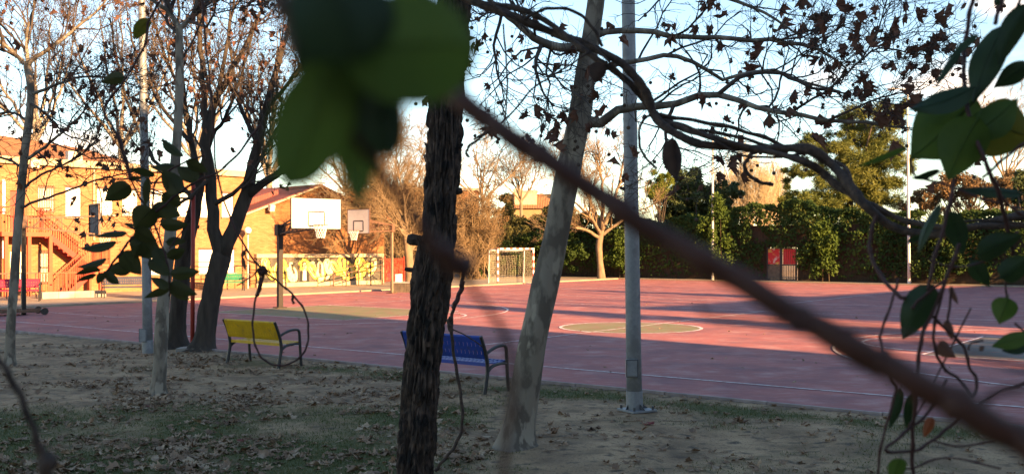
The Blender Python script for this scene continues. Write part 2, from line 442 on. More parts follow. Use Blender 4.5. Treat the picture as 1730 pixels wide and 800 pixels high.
def grass_mask(x, y):
    u, v = uv(x, y)
    n = fbm(x, y, 0.7, 4)
    # mossy patch at the lower left, sparse in front of the pine, a green strip along the court edge
    a = 0.95 - (max(0.0, (y - 12.6)) * 0.75) - max(0.0, (x + 0.9) * 0.55) - max(0, 7.5 - y) * 0.2
    b = 1.0 - abs(v + 0.75) * 1.35 if u > 8.2 else -0.5
    if u > 8.2: b -= max(0, 9.6 - u) * 0.6
    c = 0.30 - abs(v + 2.0) * 0.4 + 0.1
    g = max(a, b, c * 0.7, 0.22 - max(0, y - 9.5) * 0.2)
    return max(0.0, min(1.0, g + 0.75 * n - 0.12))

def build_ground():
    def axis(lo, hi, f0, f1, st):
        out = list(np.arange(f0, f1 + 1e-6, st))
        s, x = st, f0
        while x > lo:
            s *= 1.5; x -= s; out.insert(0, x)
        s, x = st, f1
        while x < hi:
            s *= 1.5; x += s; out.append(x)
        return np.array(out)
    xs = axis(-700, 700, -11.0, 9.0, 0.11); ys = axis(-500, 1400, 5.0, 25.0, 0.11)
    nx, ny = len(xs), len(ys)
    V = np.zeros((nx * ny, 3)); G = np.zeros(nx * ny)
    k = 0
    for y in ys:
        for x in xs:
            near = -14 < x < 12 and 2 < y < 30
            z = gz(x, y) if near else (-0.30 if -9.5 < uv(x, y)[0] < 76 and 0 < uv(x, y)[1] < 46.5 else -0.06)
            V[k] = (x, y, z); G[k] = grass_mask(x, y) if near else 0.3
            k += 1
    idx = np.arange(nx * ny).reshape(ny, nx)
    F = np.stack([idx[:-1, :-1], idx[:-1, 1:], idx[1:, 1:], idx[1:, :-1]], -1).reshape(-1, 4)
    m = mat('park_dirt', (0.41, 0.26, 0.145), (0.19, 0.112, 0.062), scale=1.4, rough=0.97, bump=0.9, bscale=28, bdist=0.02, lo=0.35, hi=0.68, obj_coords=False, c3=(0.08, 0.055, 0.037), s3=7, lo3=0.54, hi3=0.7)
    n, l = m.node_tree.nodes, m.node_tree.links
    b = n['Principled BSDF']; src = b.inputs['Base Color'].links[0].from_socket
    at_ = n.new('ShaderNodeAttribute'); at_.attribute_name = 'moss'
    g = n.new('ShaderNodeNewGeometry'); nz = n.new('ShaderNodeTexNoise'); nz.inputs['Scale'].default_value = 9; nz.inputs['Detail'].default_value = 6
    l.new(g.outputs['Position'], nz.inputs['Vector'])
    ad = n.new('ShaderNodeMath'); ad.operation = 'MULTIPLY_ADD'; ad.inputs[1].default_value = 1.7; ad.inputs[2].default_value = -0.85
    l.new(nz.outputs['Fac'], ad.inputs[0])
    a2 = n.new('ShaderNodeMath'); a2.operation = 'ADD'; a2.use_clamp = True
    l.new(at_.outputs['Fac'], a2.inputs[0]); l.new(ad.outputs[0], a2.inputs[1])
    a3 = n.new('ShaderNodeMath'); a3.operation = 'MULTIPLY'; l.new(a2.outputs[0], a3.inputs[0]); l.new(at_.outputs['Fac'], a3.inputs[1])
    for sc_, lo_, hi_, cl_, am_ in ((55, 0.56, 0.66, (0.05, 0.036, 0.026), 0.7), (34, 0.62, 0.70, (0.40, 0.31, 0.22), 0.55), (2.6, 0.5, 0.7, (0.13, 0.082, 0.047), 0.6)):
        nk = n.new('ShaderNodeTexNoise'); nk.inputs['Scale'].default_value = sc_; nk.inputs['Detail'].default_value = 4
        l.new(g.outputs['Position'], nk.inputs['Vector'])
        mk_ = n.new('ShaderNodeMapRange'); mk_.inputs['From Min'].default_value = lo_; mk_.inputs['From Max'].default_value = hi_; mk_.inputs['To Max'].default_value = am_
        l.new(nk.outputs['Fac'], mk_.inputs['Value'])
        xk = n.new('ShaderNodeMix'); xk.data_type = 'RGBA'; xk.inputs['B'].default_value = (*cl_, 1)
        l.new(mk_.outputs[0], xk.inputs['Factor']); l.new(src, xk.inputs['A']); src = xk.outputs['Result']
    x = n.new('ShaderNodeMix'); x.data_type = 'RGBA'; x.inputs['B'].default_value = (0.066, 0.072, 0.020, 1)
    l.new(a3.outputs[0], x.inputs['Factor']); l.new(src, x.inputs['A']); l.new(x.outputs['Result'], b.inputs['Base Color'])
    o = MB().add(V, F).build('ground', m, smooth=True, kind='structure')
    at2 = o.data.attributes.new('moss', 'FLOAT', 'POINT')
    at2.data.foreach_set('value', G.astype(np.float32))
    return o
build_ground()

# ------------------------------------------------------------------ court
def court_material():
    m = mat('red_court_surface', (0.40, 0.125, 0.110), (0.31, 0.102, 0.096), scale=0.35, rough=0.85, bump=0.2, bscale=120, bdist=0.0006, lo=0.35, hi=0.7,
            obj_coords=False, c3=(0.44, 0.245, 0.225), s3=1.6, lo3=0.52, hi3=0.78, spec=0.25)
    n, l = m.node_tree.nodes, m.node_tree.links
    b = n['Principled BSDF']; src = b.inputs['Base Color'].links[0].from_socket
    g = n.new('ShaderNodeNewGeometry')
    # scuffs: fine stretched pale scratches and darker grime
    for (s, st, col, lo, hi, amt) in ((3.0, (1, 6, 1), (0.52, 0.36, 0.34), 0.55, 0.72, 0.85), (0.9, (1, 1, 1), (0.19, 0.08, 0.09), 0.46, 0.66, 0.8), (38, (1, 1, 1), (0.22, 0.10, 0.095), 0.5, 0.75, 0.5)):
        mp = n.new('ShaderNodeMapping'); mp.inputs['Scale'].default_value = st; mp.inputs['Rotation'].default_value = (0, 0, -UANG)
        l.new(g.outputs['Position'], mp.inputs['Vector'])
        nz = n.new('ShaderNodeTexNoise'); nz.inputs['Scale'].default_value = s; nz.inputs['Detail'].default_value = 9; nz.inputs['Roughness'].default_value = 0.65
        l.new(mp.outputs[0], nz.inputs['Vector'])
        mr = n.new('ShaderNodeMapRange'); mr.inputs['From Min'].default_value = lo; mr.inputs['From Max'].default_value = hi; mr.inputs['To Max'].default_value = amt
        l.new(nz.outputs['Fac'], mr.inputs['Value'])
        x = n.new('ShaderNodeMix'); x.data_type = 'RGBA'; x.inputs['B'].default_value = (*col, 1)
        l.new(mr.outputs[0], x.inputs['Factor']); l.new(src, x.inputs['A']); src = x.outputs['Result']
    l.new(src, b.inputs['Base Color'])
    return m

mb = MB()
c4 = [ct(-8.1, 0), ct(75, 0), ct(75, 46.5), ct(-9.8, 46.5)]
low = [p - np.array((0, 0, 0.2)) for p in c4]
mb.add(c4 + low, [[0, 1, 2, 3], [4, 5, 1, 0], [5, 6, 2, 1], [6, 7, 3, 2], [7, 4, 0, 3]])
court = mb.build('court', court_material(), kind='structure')
olive = mat('olive_court_paint', (0.17, 0.165, 0.075), (0.22, 0.19, 0.10), scale=1.3, rough=0.85, obj_coords=False, c3=(0.27, 0.12, 0.09), s3=3.0, lo3=0.48, hi3=0.72)
greypaint = mat('grey_green_court_paint', (0.11, 0.105, 0.09), (0.15, 0.125, 0.11), scale=1.3, rough=0.85, obj_coords=False, c3=(0.27, 0.12, 0.09), s3=3.0, lo3=0.50, hi3=0.75)
Z1, Z2 = 0.004, 0.008
for (u0, u1, m_) in ((-1.5, 4.6, olive), (20.4, 26.5, greypaint)):
    MB().add([ct(u0, 7.4, Z1), ct(u1, 7.4, Z1), ct(u1, 12.4, Z1), ct(u0, 12.4, Z1)], [[0, 1, 2, 3]]).build('painted_key', m_, court)
cc = ct(12.5, 9.9, Z1)
MB().disc(cc, 1.78, 64).build('painted_circle', olive, court)
MB().disc(ct(12.5, 9.9, Z2), 1.83, 72, r0=1.75).build('circle_line', M['linepaint'], court)

def line(u0, v0, u1, v1, w=0.06, z=Z2):
    a, b = ct(u0, v0, z), ct(u1, v1, z)
    t = nrm(b - a); s = np.array((-t[1], t[0], 0)) * w / 2
    n = max(1, int(np.linalg.norm(b - a) / 1.5))
    P = [a + (b - a) * i / n for i in range(n + 1)]
    V = [p + s for p in P] + [p - s for p in P]
    MB().add(V, [[i, n + 1 + i, n + 2 + i, i + 1] for i in range(n)]).build('painted_line', M['linepaint'], court)
line(-8.0, 1.45, 60, 1.45)
line(-1.55, 4.2, -1.55, 18.3); line(26.5, 1.6, 26.5, 18.3); line(12.5, 1.5, 12.5, 18.3, z=0.012)
line(-8.0, 4.2, -1.6, 4.2); line(-8.4, 18.4, 60, 18.4)
line(4.65, 7.4, 4.65, 12.4); line(-1.5, 7.35, 4.6, 7.35); line(-1.5, 12.45, 4.6, 12.45)
line(20.35, 7.4, 20.35, 12.4); line(20.4, 7.35, 26.4, 7.35); line(20.4, 12.45, 26.4, 12.45)
MB().disc(ct(4.7, 9.9, Z2), 1.83, 40, a0=UANG - math.pi / 2, a1=UANG + math.pi / 2, r0=1.76).build('circle_line', M['linepaint'], court)
MB().disc(ct(20.3, 9.9, Z2), 1.83, 40, a0=UANG + math.pi / 2, a1=UANG + 1.5 * math.pi, r0=1.76).build('circle_line', M['linepaint'], court)
MB().disc(ct(0.1, 9.9, 0.012), 6.75, 60, a0=UANG - 1.35, a1=UANG + 1.35, r0=6.69).build('circle_line', M['linepaint'], court)
MB().disc(ct(24.9, 9.9, 0.012), 6.75, 60, a0=UANG + math.pi - 1.35, a1=UANG + math.pi + 1.35, r0=6.69).build('circle_line', M['linepaint'], court)
line(-8.7, 23.8, 31.3, 23.8); line(-8.8, 43.8, 31.3, 43.8); line(31.3, 23.8, 31.3, 43.8); line(11.3, 23.9, 11.3, 43.7)
line(-8.6, 23.9, -8.6, 43.7)
MB().disc(ct(-8.0, 33.8, Z2), 6.1, 60, a0=UANG - 1.4, a1=UANG + 1.4, r0=6.02).build('circle_line', M['linepaint'], court)
MB().disc(ct(31.0, 33.8, Z2), 6.1, 60, a0=UANG + math.pi - 1.4, a1=UANG + math.pi + 1.4, r0=6.02).build('circle_line', M['linepaint'], court)
line(30, 26, 60, 26); line(34, 5, 34, 40); line(30, 12, 62, 12)

# kerb along the near edge
for i in range(0, 56):
    u0 = -8.1 + i * 1.5
    q = [ct(u0 + 0.006, -0.07), ct(u0 + 1.494, -0.07), ct(u0 + 1.494, -0.004), ct(u0 + 0.006, -0.004)]
    zt = 0.004 + random.uniform(-0.004, 0.004)
    if i == 0:
        kerb = None
    top = [p + np.array((0, 0, zt)) for p in q]; bot = [p - np.array((0, 0, 0.3)) for p in q]
    o = MB().add(top + bot, [[0, 1, 2, 3], [4, 5, 1, 0], [5, 6, 2, 1], [6, 7, 3, 2], [7, 4, 0, 3]]).build('kerbstone', M['kerb'], kerb, world=False)
    if i == 0:
        kerb = o; o.name = 'kerb'; o['kind'] = 'structure'

# pavement on the building side and behind the far edge
def slab(name, quad, z, m, th=0.3):
    top = [np.array((p[0], p[1], z)) for p in quad]; bot = [p - np.array((0, 0, th)) for p in top]
    return MB().add(top + bot, [[0, 1, 2, 3], [4, 5, 1, 0], [5, 6, 2, 1], [6, 7, 3, 2], [7, 4, 0, 3]]).build(name, m, kind='structure')
pave_m = mat('sandy_pavement', (0.34, 0.265, 0.19), (0.26, 0.20, 0.145), scale=1.6, rough=0.95, obj_coords=False, bump=0.3, bscale=30, bdist=0.002)
slab('pavement', [ct(-45, -4), ct(-8.14, -4), ct(-9.85, 46.4), ct(-45, 46.4)], 0.06, pave_m)
slab('far_pavement', [ct(-45, 46.54), ct(75, 46.54), ct(75, 49.5), ct(-45, 49.5)], 0.06, pave_m)

# ------------------------------------------------------------------ unseen buildings added behind and right to shade the playground
WAX = np.array((0.714, 0.70)); KAX = np.array((SUN_H.x, SUN_H.y))
def wk(w, k, z=0.0):
    p = WAX * w + KAX * k
    return np.array((p[0], p[1], z))

def block(name, label, w0, w1, k0, k1, h, floors, bays):
    base = wk((w0 + w1) / 2, k0)
    ang = math.atan2(WAX[1], WAX[0])
    t = thing(name, label, 'building', base, ang)
    L = w1 - w0; D = k1 - k0
    MB().box((0, -D / 2, h / 2 - 0.5), (L, D, h + 1)).build('wall', M['shadeblock'], t, world=False)
    MB().box((0, -D / 2, h + 0.1), (L + 0.5, D + 0.5, 0.2)).build('roof', M['band'], t, world=False)
    pane = MB().box((0, 0, 0), (1.2, 0.06, 1.4)).mesh('window'); pane.materials.append(M['glass'])
    sillm = MB().box((0, 0, 0), (1.4, 0.18, 0.08)).mesh('sill'); sillm.materials.append(M['concrete'])
    for f in range(floors):
        for b in range(bays):
            o = bpy.data.objects.new('window', pane); C.objects.link(o); o.parent = t
            o.location = (-L / 2 + (b + 0.5) * L / bays, 0.032, 1.7 + f * (h - 0.6) / floors)
            s = bpy.data.objects.new('sill', sillm); C.objects.link(s); s.parent = o; s.location = (0, 0.06, -0.76)
    return t
block('shade_block_behind', 'long unseen four storey block added behind the viewer for its shade', -45, 18.0, 20, 32, 14.8, 4, 14)
block('shade_block_right', 'low unseen two storey block added right of the playground for its shade', 27.5, 95, 15, 27, 9.3, 2, 16)

# ------------------------------------------------------------------ left school building
F0 = np.array((-18.3, 46.0)); FD = np.array((0.695, 0.719)); FD = FD / np.linalg.norm(FD); FN = np.array((FD[1], -FD[0]))   # along facade, outward
FANG = math.atan2(FD[1], FD[0])

def fac(px, out=0.0):
    """distance along the facade line (pushed out by out metres) seen at column px"""
    k = (px - CX) / FPX
    o = F0 + FN * out
    return (k * o[1] - o[0]) / (FD[0] - k * FD[1])

def faz(px, py, out=0.0):
    t = fac(px, out)
    d = F0[1] + FN[1] * out + FD[1] * t
    return EYE - (py - HZ) / FPX * d

def frect(x0, x1, y0, y1, out=0.0):
    xm = (x0 + x1) / 2
    return fac(x0, out), fac(x1, out), faz(xm, y1, out), faz(xm, y0, out)

def wall_holes(mb, x0, x1, z0, z1, holes, y=0.0, reveal=0.16):
    xs = sorted({x0, x1, *[h[0] for h in holes], *[h[1] for h in holes]})
    zs = sorted({z0, z1, *[h[2] for h in holes], *[h[3] for h in holes]})
    for i in range(len(xs) - 1):
        for j in range(len(zs) - 1):
            xm, zm = (xs[i] + xs[i + 1]) / 2, (zs[j] + zs[j + 1]) / 2
            if any(h[0] < xm < h[1] and h[2] < zm < h[3] for h in holes):
                continue
            mb.quad((xs[i], y, zs[j]), (xs[i + 1], y, zs[j]), (xs[i + 1], y, zs[j + 1]), (xs[i], y, zs[j + 1]))
    for (a, b, c, d) in holes:
        r = y + reveal
        mb.quad((a, y, c), (a, r, c), (a, r, d), (a, y, d)); mb.quad((b, y, c), (b, y, d), (b, r, d), (b, r, c))
        mb.quad((a, y, d), (a, r, d), (b, r, d), (b, y, d)); mb.quad((a, y, c), (b, y, c), (b, r, c), (a, r, c))

school = thing('school_building', 'two storey tan brick school with white shuttered windows behind the red stair', 'building', (F0[0], F0[1], 0), FANG)
XL, XR, TOP = fac(-60), fac(417), 5.92
upper = [frect(a, b, c, d) for a, b, c, d in ((111, 137, 316, 366), (164, 191, 318, 362), (207, 233, 320, 363), (252, 276, 321, 364), (298, 321, 323, 365), (337, 357, 324, 366), (375, 395, 326, 366))]
lower = [frect(a, b, c, d) for a, b, c, d in ((252, 276, 421, 463), (298, 321, 421, 462), (336, 360, 421, 461), (378, 397, 421, 460))]
doors = [frect(17, 41, 322, 396), frect(17, 42, 424, 478)]
barred = [frect(64, 92, 314, 358), frect(64, 82, 424, 478)]
wl_ = MB(); wall_holes(wl_, XL, XR, -0.2, TOP - 0.30, upper + lower + doors + barred)
wl_.quad((XR, 0, -0.2), (XR, 9, -0.2), (XR, 9, TOP - 0.3), (XR, 0, TOP - 0.3))
wl_.quad((XL, 9, -0.2), (XR, 9, -0.2), (XR, 9, TOP - 0.3), (XL, 9, TOP - 0.3))
wl_.build('wall', M['brick'], school, world=False)
MB().box(((XL + XR) / 2, 4.45, TOP - 0.15), (XR - XL + 0.16, 9.3, 0.30)).build('cornice', M['band'], school, world=False)
blind_m = mat('white_roller_blind', (0.80, 0.79, 0.75), (0.74, 0.72, 0.68), scale=3, rough=0.6)
for (a, b, c, d) in upper + lower:
    f = MB()
    w = 0.05
    f.box(((a + b) / 2, 0.12, d - w / 2), (b - a, 0.05, w)).box(((a + b) / 2, 0.12, c + w / 2), (b - a, 0.05, w))
    f.box((a + w / 2, 0.12, (c + d) / 2), (w, 0.05, d - c - 2 * w)).box((b - w / 2, 0.12, (c + d) / 2), (w, 0.05, d - c - 2 * w))
    win = f.build('window', M['white'], school, world=False)
    bl = MB(); n = 9
    for i in range(n):
        z0 = c + w + (d - c - 2 * w) * i / n; z1 = c + w + (d - c - 2 * w) * (i + 1) / n
        bl.box(((a + b) / 2, 0.135, (z0 + z1) / 2), (b - a - 2 * w, 0.02, z1 - z0 - 0.012))
    bl.box(((a + b) / 2, 0.15, (c + d) / 2), (b - a - 2 * w, 0.006, d - c - 2 * w))
    bl.build('blind', blind_m, win, world=False)
    MB().box(((a + b) / 2, -0.03, c - 0.035), (b - a + 0.12, 0.14, 0.06)).build('sill', M['concrete'], win, world=False)
    MB().box(((a + b) / 2, -0.005, d + 0.045), (b - a + 0.1, 0.05, 0.06)).build('lintel', M['bronze'], win, world=False)
for (a, b, c, d) in barred:
    win = MB().box(((a + b) / 2, 0.14, (c + d) / 2), (b - a, 0.03, d - c)).build('window', M['boardwhite'], school, world=False)
    g = MB()
    for i in range(7):
        x = a + (b - a) * (i + 0.5) / 7
        g.box((x, -0.03, (c + d) / 2), (0.03, 0.03, d - c + 0.1))
    for z in (c + 0.05, (c + d) / 2, d - 0.05):
        g.box(((a + b) / 2, -0.012, z), (b - a + 0.12, 0.02, 0.03))
    g.build('window_grille', M['bronze'], win, world=False)
for (a, b, c, d), m_ in zip(doors, (M['redsteel'], M['boardwhite'])):
    dr = MB().box(((a + b) / 2, 0.11, (c + d) / 2), (b - a, 0.05, d - c)).build('door', m_, school, world=False)
    MB().box((b - 0.12, 0.06, (c + d) / 2), (0.03, 0.05, 0.14)).build('door_handle', M['black'], dr, world=False)
x_ = fac(158)
MB().tube([(x_, -0.06, 2.4), (x_, -0.06, TOP - 0.35)], 0.05, 8).build('downpipe', M['band'], school, world=False)
# low hipped tile roof set back behind the parapet
r = MB()
xa, xb = XL, fac(255)
r.add([(xa, 0.9, TOP), (xb, 0.9, TOP), (xb - 1.2, 4.2, TOP + 0.95), (xa, 4.2, TOP + 1.55), (xa, 8.5, TOP), (xb, 8.5, TOP)], [[0, 1, 2, 3], [4, 3, 2, 5]])
r.add([(xb, 0.9, TOP), (xb, 8.5, TOP), (xb - 1.2, 4.2, TOP + 0.95)], [[0, 1, 2]])
r.build('roof', M['tile'], school, world=False)
# pinkish render pier and pale pipe at the left edge
pier = frect(-60, 11, 240, 480, 0.5)
MB().box(((pier[0] + pier[1]) / 2, -0.25, 2.3), (pier[1] - pier[0], 0.5, 4.9)).build('pier', M['pinkwall'], school, world=False)
for (y0, y1) in ((303, 361), (401, 436)):
    q = frect(5, 10, y0, y1, 0.6)
    MB().box(((q[0] + q[1]) / 2, -0.53, (q[2] + q[3]) / 2), (q[1] - q[0], 0.05, q[3] - q[2])).build('pale_panel', M['boardwhite'], school, world=False)

# air conditioners: each a thing fixed to the roof edge
for (x0, x1, y0, y1, out, lab) in ((113, 137, 256, 272, -0.45, 'larger air conditioner box on the parapet above the grey board'), (50, 64, 271, 282, 0.22, 'small air conditioner box on the cornice near the leaning left trunk')):
    a, b, c, d = frect(x0, x1, y0, y1, out)
    p = F0 + FD * (a + b) / 2 + FN * out
    t = thing('air_conditioner', lab, 'air conditioner', (p[0], p[1], c), FANG, 'air conditioners on the school')
    w, h = b - a, d - c
    MB().box((0, 0, h / 2), (w, 0.32, h)).build('casing', M['ac'], t, world=False)
    ring = MB()
    A = np.linspace(0, 2 * math.pi, 21)
    ring.tube(np.stack([0.12 * w + 0.36 * h * np.cos(A), np.full(21, -0.17), h / 2 + 0.36 * h * np.sin(A)], 1), 0.014, 5)
    for i in range(4):
        an = i * math.pi / 4
        ring.bar((0.12 * w - 0.35 * h * math.cos(an), -0.172, h / 2 - 0.35 * h * math.sin(an)), (0.12 * w + 0.35 * h * math.cos(an), -0.172, h / 2 + 0.35 * h * math.sin(an)), 0.02, 0.012)
    ring.build('fan_grille', M['galvdark'], t, world=False)
    for s in (-1, 1):
        MB().box((s * w * 0.35, 0, -0.03), (0.05, 0.34, 0.06)).build('foot', M['galv'], t, world=False)

# ------------------------------------------------------------------ red exterior stair
st = thing('fire_escape', 'red steel exterior stair with barred railings against the tan school', 'stair', (F0[0], F0[1], 0), FANG)
def rail_run(p0, p1, h, parent, m, step=0.125, nposts=3, name_bars='baluster_row'):
    p0, p1 = np.array(p0, float), np.array(p1, float)
    L = np.linalg.norm(p1 - p0); n = max(2, int(L / step))
    up = np.array((0, 0, 1.0))
    MB().bar(p0 + up * h, p1 + up * h, 0.05, 0.045).build('handrail', m, parent, world=False)
    MB().bar(p0 + up * 0.1, p1 + up * 0.1, 0.035, 0.03).build('bottom_rail', m, parent, world=False)
    b = MB()
    for i in range(1, n):
        q = p0 + (p1 - p0) * i / n
        b.box(q + up * (h / 2 + 0.04), (0.022, 0.022, h - 0.14))
    b.build(name_bars, m, parent, world=False, kind='stuff')
    for i in range(nposts):
        q = p0 + (p1 - p0) * i / (nposts - 1)
        MB().box(q + up * (h / 2), (0.045, 0.045, h)).build('post', m, parent, world=False)
LZ = 2.72
la, lb = fac(3, 1.3), fac(86, 1.3)
RM, RM2 = M['redsteel2'], M['redsteel']
MB().box(((la + lb) / 2, -0.66, LZ - 0.09), (lb - la, 1.28, 0.18)).build('landing', RM, st, world=False)
rail_run((la, -1.27, LZ), (lb, -1.27, LZ), 1.02, st, RM, nposts=5)
rail_run((lb - 0.02, -0.1, LZ), (lb - 0.02, -0.55, LZ), 1.02, st, RM, nposts=2)
def flight(x0, z0, x1, z1, y, w, n):
    for s in (-1, 1):
        MB().bar((x0, y + s * w / 2, z0), (x1, y + s * w / 2, z1), 0.05, 0.22).build('stringer', RM2, st, world=False)
    for i in range(n):
        k = (i + 0.5) / n
        MB().box((x0 + (x1 - x0) * k, y, z0 + (z1 - z0) * k + 0.03), (abs(x1 - x0) / n + 0.03, w - 0.06, 0.04)).build('tread', RM2, st, world=False)
    for s in (-1, 1):
        yy = y + s * w / 2
        a, b = np.array((x0, yy, z0)), np.array((x1, yy, z1))
        up = np.array((0, 0, 1.0))
        MB().bar(a + up * 1.0, b + up * 1.0, 0.05, 0.045).build('handrail', RM, st, world=False)
        bb = MB()
        for i in range(1, 2 * n):
            q = a + (b - a) * i / (2 * n)
            bb.box(q + up * 0.52, (0.022, 0.022, 0.96))
        bb.build('baluster_row', RM, st, world=False, kind='stuff')
xm0, xm1 = fac(150, 1.0), fac(172, 1.0)
flight(lb, LZ - 0.05, xm0, 1.28, -0.45, 0.75, 9)
MB().box(((xm0 + xm1) / 2, -0.95, 1.22), (xm1 - xm0, 1.7, 0.12)).build('landing', RM, st, world=False)
rail_run((xm1, -0.1, 1.28), (xm1, -1.8, 1.28), 1.0, st, RM, nposts=3)
flight(xm0, 1.22, fac(112, 1.6), 0.08, -1.42, 0.75, 7)
for (px, o_, h) in ((85, 1.2, LZ - 0.18), (49, 1.2, LZ - 0.18), (10, 1.2, LZ - 0.18), (151, 0.25, 1.16), (170, 1.7, 1.16)):
    MB().box((fac(px, o_), -o_, h / 2), (0.14, 0.14, h)).build('column', RM, st, world=False)

# red barred railing along the pavement in front of the stair
rl = thing('railing', 'orange red barred railing on the pavement before the exterior stair', 'railing', (F0[0], F0[1], 0.06), FANG)
xa, xb = fac(66, 3.4), fac(128, 3.4)
rail_run((xa, -3.4, 0), (xb, -3.4, 0), 1.0, rl, RM, step=0.13, nposts=5)
xa2 = fac(-40, 3.4)
rl2 = thing('railing', 'open two bar rail behind the crimson bench', 'railing', (F0[0], F0[1], 0.06), FANG)
for z in (1.0, 0.55):
    MB().bar((xa2, -3.4, z), (xa - 0.05, -3.4, z), 0.045, 0.045).build('handrail', M['bronze'], rl2, world=False)
for i in range(5):
    x = xa2 + (xa - 0.12 - xa2) * i / 4
    MB().box((x, -3.4, 0.5), (0.045, 0.045, 1.0)).build('post', M['bronze'], rl2, world=False)
# low concrete step in front of the railing
q0, q1 = F0 + FN * 3.9 + FD * fac(68, 3.9), F0 + FN * 3.9 + FD * fac(176, 3.9)
tq = (q0 + q1) / 2
low_wall = thing('low_wall', 'low pale concrete kerb wall below the red stair railing', 'wall', (tq[0], tq[1], 0.06), FANG)
for i in range(4):
    Lq = np.linalg.norm(q1 - q0) / 4
    MB().box((-1.5 * Lq + i * Lq, 0, 0.13), (Lq - 0.012, 0.4, 0.26)).build('coping_block', M['concrete'], low_wall, world=False)

# ------------------------------------------------------------------ gabled hall with the mural
gp = F0 + FD * (XR + 0.02)
gym = thing('school_hall', 'low orange brick gabled hall carrying the graffiti mural', 'building', (gp[0], gp[1], 0), FANG)
GW, EZ, AZ, DEP = 9.0, 3.75, 5.35, 16.0
w_ = MB()
w_.add([(0, 0.3, -0.2), (GW, 0.3, -0.2), (GW, 0.3, EZ), (GW / 2, 0.3, AZ), (0, 0.3, EZ)], [[0, 1, 2, 4]]); w_.add([(GW, 0.3, EZ), (GW / 2, 0.3, AZ), (0, 0.3, EZ)], [[0, 1, 2]])
w_.quad((GW, 0.3, -0.2), (GW, DEP, -0.2), (GW, DEP, EZ), (GW, 0.3, EZ))
w_.build('wall', M['redbrick'], gym, world=False)
w2 = MB(); x5 = fac(470) - XR
w2.add([(0.02, 0.28, -0.2), (x5, 0.28, -0.2), (x5, 0.28, EZ + (AZ - EZ) * x5 / (GW / 2)), (0.02, 0.28, EZ)], [[0, 1, 2, 3]])
w2.build('painted_wall', M['brick'], gym, world=False)
for s, x0, x1 in ((0, -0.35, GW / 2), (1, GW + 0.35, GW / 2)):
    z0 = EZ - 0.14; ro = MB()
    ro.add([(x0, 0.05, z0), (x1, 0.05, AZ), (x1, DEP, AZ), (x0, DEP, z0), (x0, 0.05, z0 + 0.14), (x1, 0.05, AZ + 0.14), (x1, DEP, AZ + 0.14), (x0, DEP, z0 + 0.14)],
           [[0, 1, 5, 4], [4, 5, 6, 7], [0, 3, 2, 1], [0, 4, 7, 3]])
    ro.build('roof', M['redroof'], gym, world=False)
    MB().bar((x0, 0.02, z0 + 0.05), (x1, 0.02, AZ + 0.05), 0.05, 0.09).build('barge_board', M['band'] if s == 0 else M['pinkwall'], gym, world=False)
# raised cross roof behind the gable
br = MB(); bx0, bx1 = 0.3, 3.0
br.add([(bx0, 1.8, 4.35), (bx1, 1.8, 5.2), (bx1, 5.2, 5.5), (bx0, 5.2, 5.05), (bx0, 1.8, 3.2), (bx1, 1.8, 4.4)], [[0, 1, 2, 3], [4, 5, 1, 0]])
br.build('roof', M['redroof'], gym, world=False)
# floodlight on the gable and globe lamp
gx = fac(456) - XR
p = gp + FD * gx
fl = thing('floodlight', 'small pale floodlight box fixed high on the gable wall', 'lamp', (p[0], p[1], 4.12), FANG)
MB().box((0, -0.13, 0), (0.28, 0.2, 0.32), rx=0.3).build('housing', M['ac'], fl, world=False)
MB().bar((0, 0.28, -0.05), (0, -0.08, 0.0), 0.05, 0.05).build('bracket', M['black'], fl, world=False)
gl = fac(419, 0.55)
p = F0 + FD * gl + FN * 0.55
lp = thing('globe_lamp', 'white globe lamp on a thin post before the tan wall', 'lamp', (p[0], p[1], 0.06), FANG)
zc = faz(419, 389, 0.55)
MB().tube([(0, 0, 0), (0, 0, zc - 0.2)], 0.03, 8).build('post', M['palepost'], lp, world=False)
MB().ball((0, 0, zc - 0.06), 0.17, 14, 10).build('globe', M['globe'], lp, world=False, smooth=True)
MB().tube([(0, 0, zc - 0.26), (0, 0, zc - 0.2)], [0.05, 0.09], 10).build('collar', M['black'], lp, world=False)

# mural panel: ledge, dark ground, pale base, spray letters and a standing figure
mu = thing('graffiti_mural', 'dark mural of yellow spray letters and a standing man under a white ledge', 'mural', (gp[0], gp[1], 0.06), FANG)
MX0, MX1, MZ0, MZ1 = fac(436) - XR, fac(644) - XR, 0.22, 1.50
MB().box(((MX0 + MX1) / 2, 0.2, (MZ0 + MZ1) / 2), (MX1 - MX0, 0.14, MZ1 - MZ0)).build('panel', M['muralbase'], mu, world=False)
MB().box(((MX0 + MX1) / 2, 0.14, MZ1 + 0.11), (MX1 - MX0 + 0.2, 0.3, 0.2)).build('ledge', M['band'], mu, world=False)
MB().box(((MX0 + MX1) / 2, 0.17, MZ0 / 2 - 0.03), (MX1 - MX0 + 0.1, 0.22, MZ0 + 0.05)).build('base', M['band'], mu, world=False)
MB().box((MX1 + 0.12, 0.15, 0.85), (0.16, 0.26, 1.7)).build('end_post', M['band'], mu, world=False)
mrng = random.Random(5)
def stroke(pts, w, m, y, name='spray_letter'):
    P = smooth_path(pts, 7); n = len(P)
    b = MB(); V = []
    for i in range(n):
        t = P[min(i + 1, n - 1)] - P[max(i - 1, 0)]; t = t / (np.linalg.norm(t) + 1e-9)
        k = w * (0.55 + 0.45 * math.sin(math.pi * (i + 0.6) / n)) / 2
        s = np.array((-t[1], t[0])) * k
        for q in (P[i] + s, P[i] - s):
            V.append((q[0], y, min(MZ1 - 0.02, max(MZ0 + 0.02, q[1]))))
    b.add(V, [[2 * i, 2 * i + 1, 2 * i + 3, 2 * i + 2] for i in range(n - 1)])
    return b.build(name, m, mu, world=False)
fig_x = fac(516) - XR
x = MX0 + 0.25; k = 0
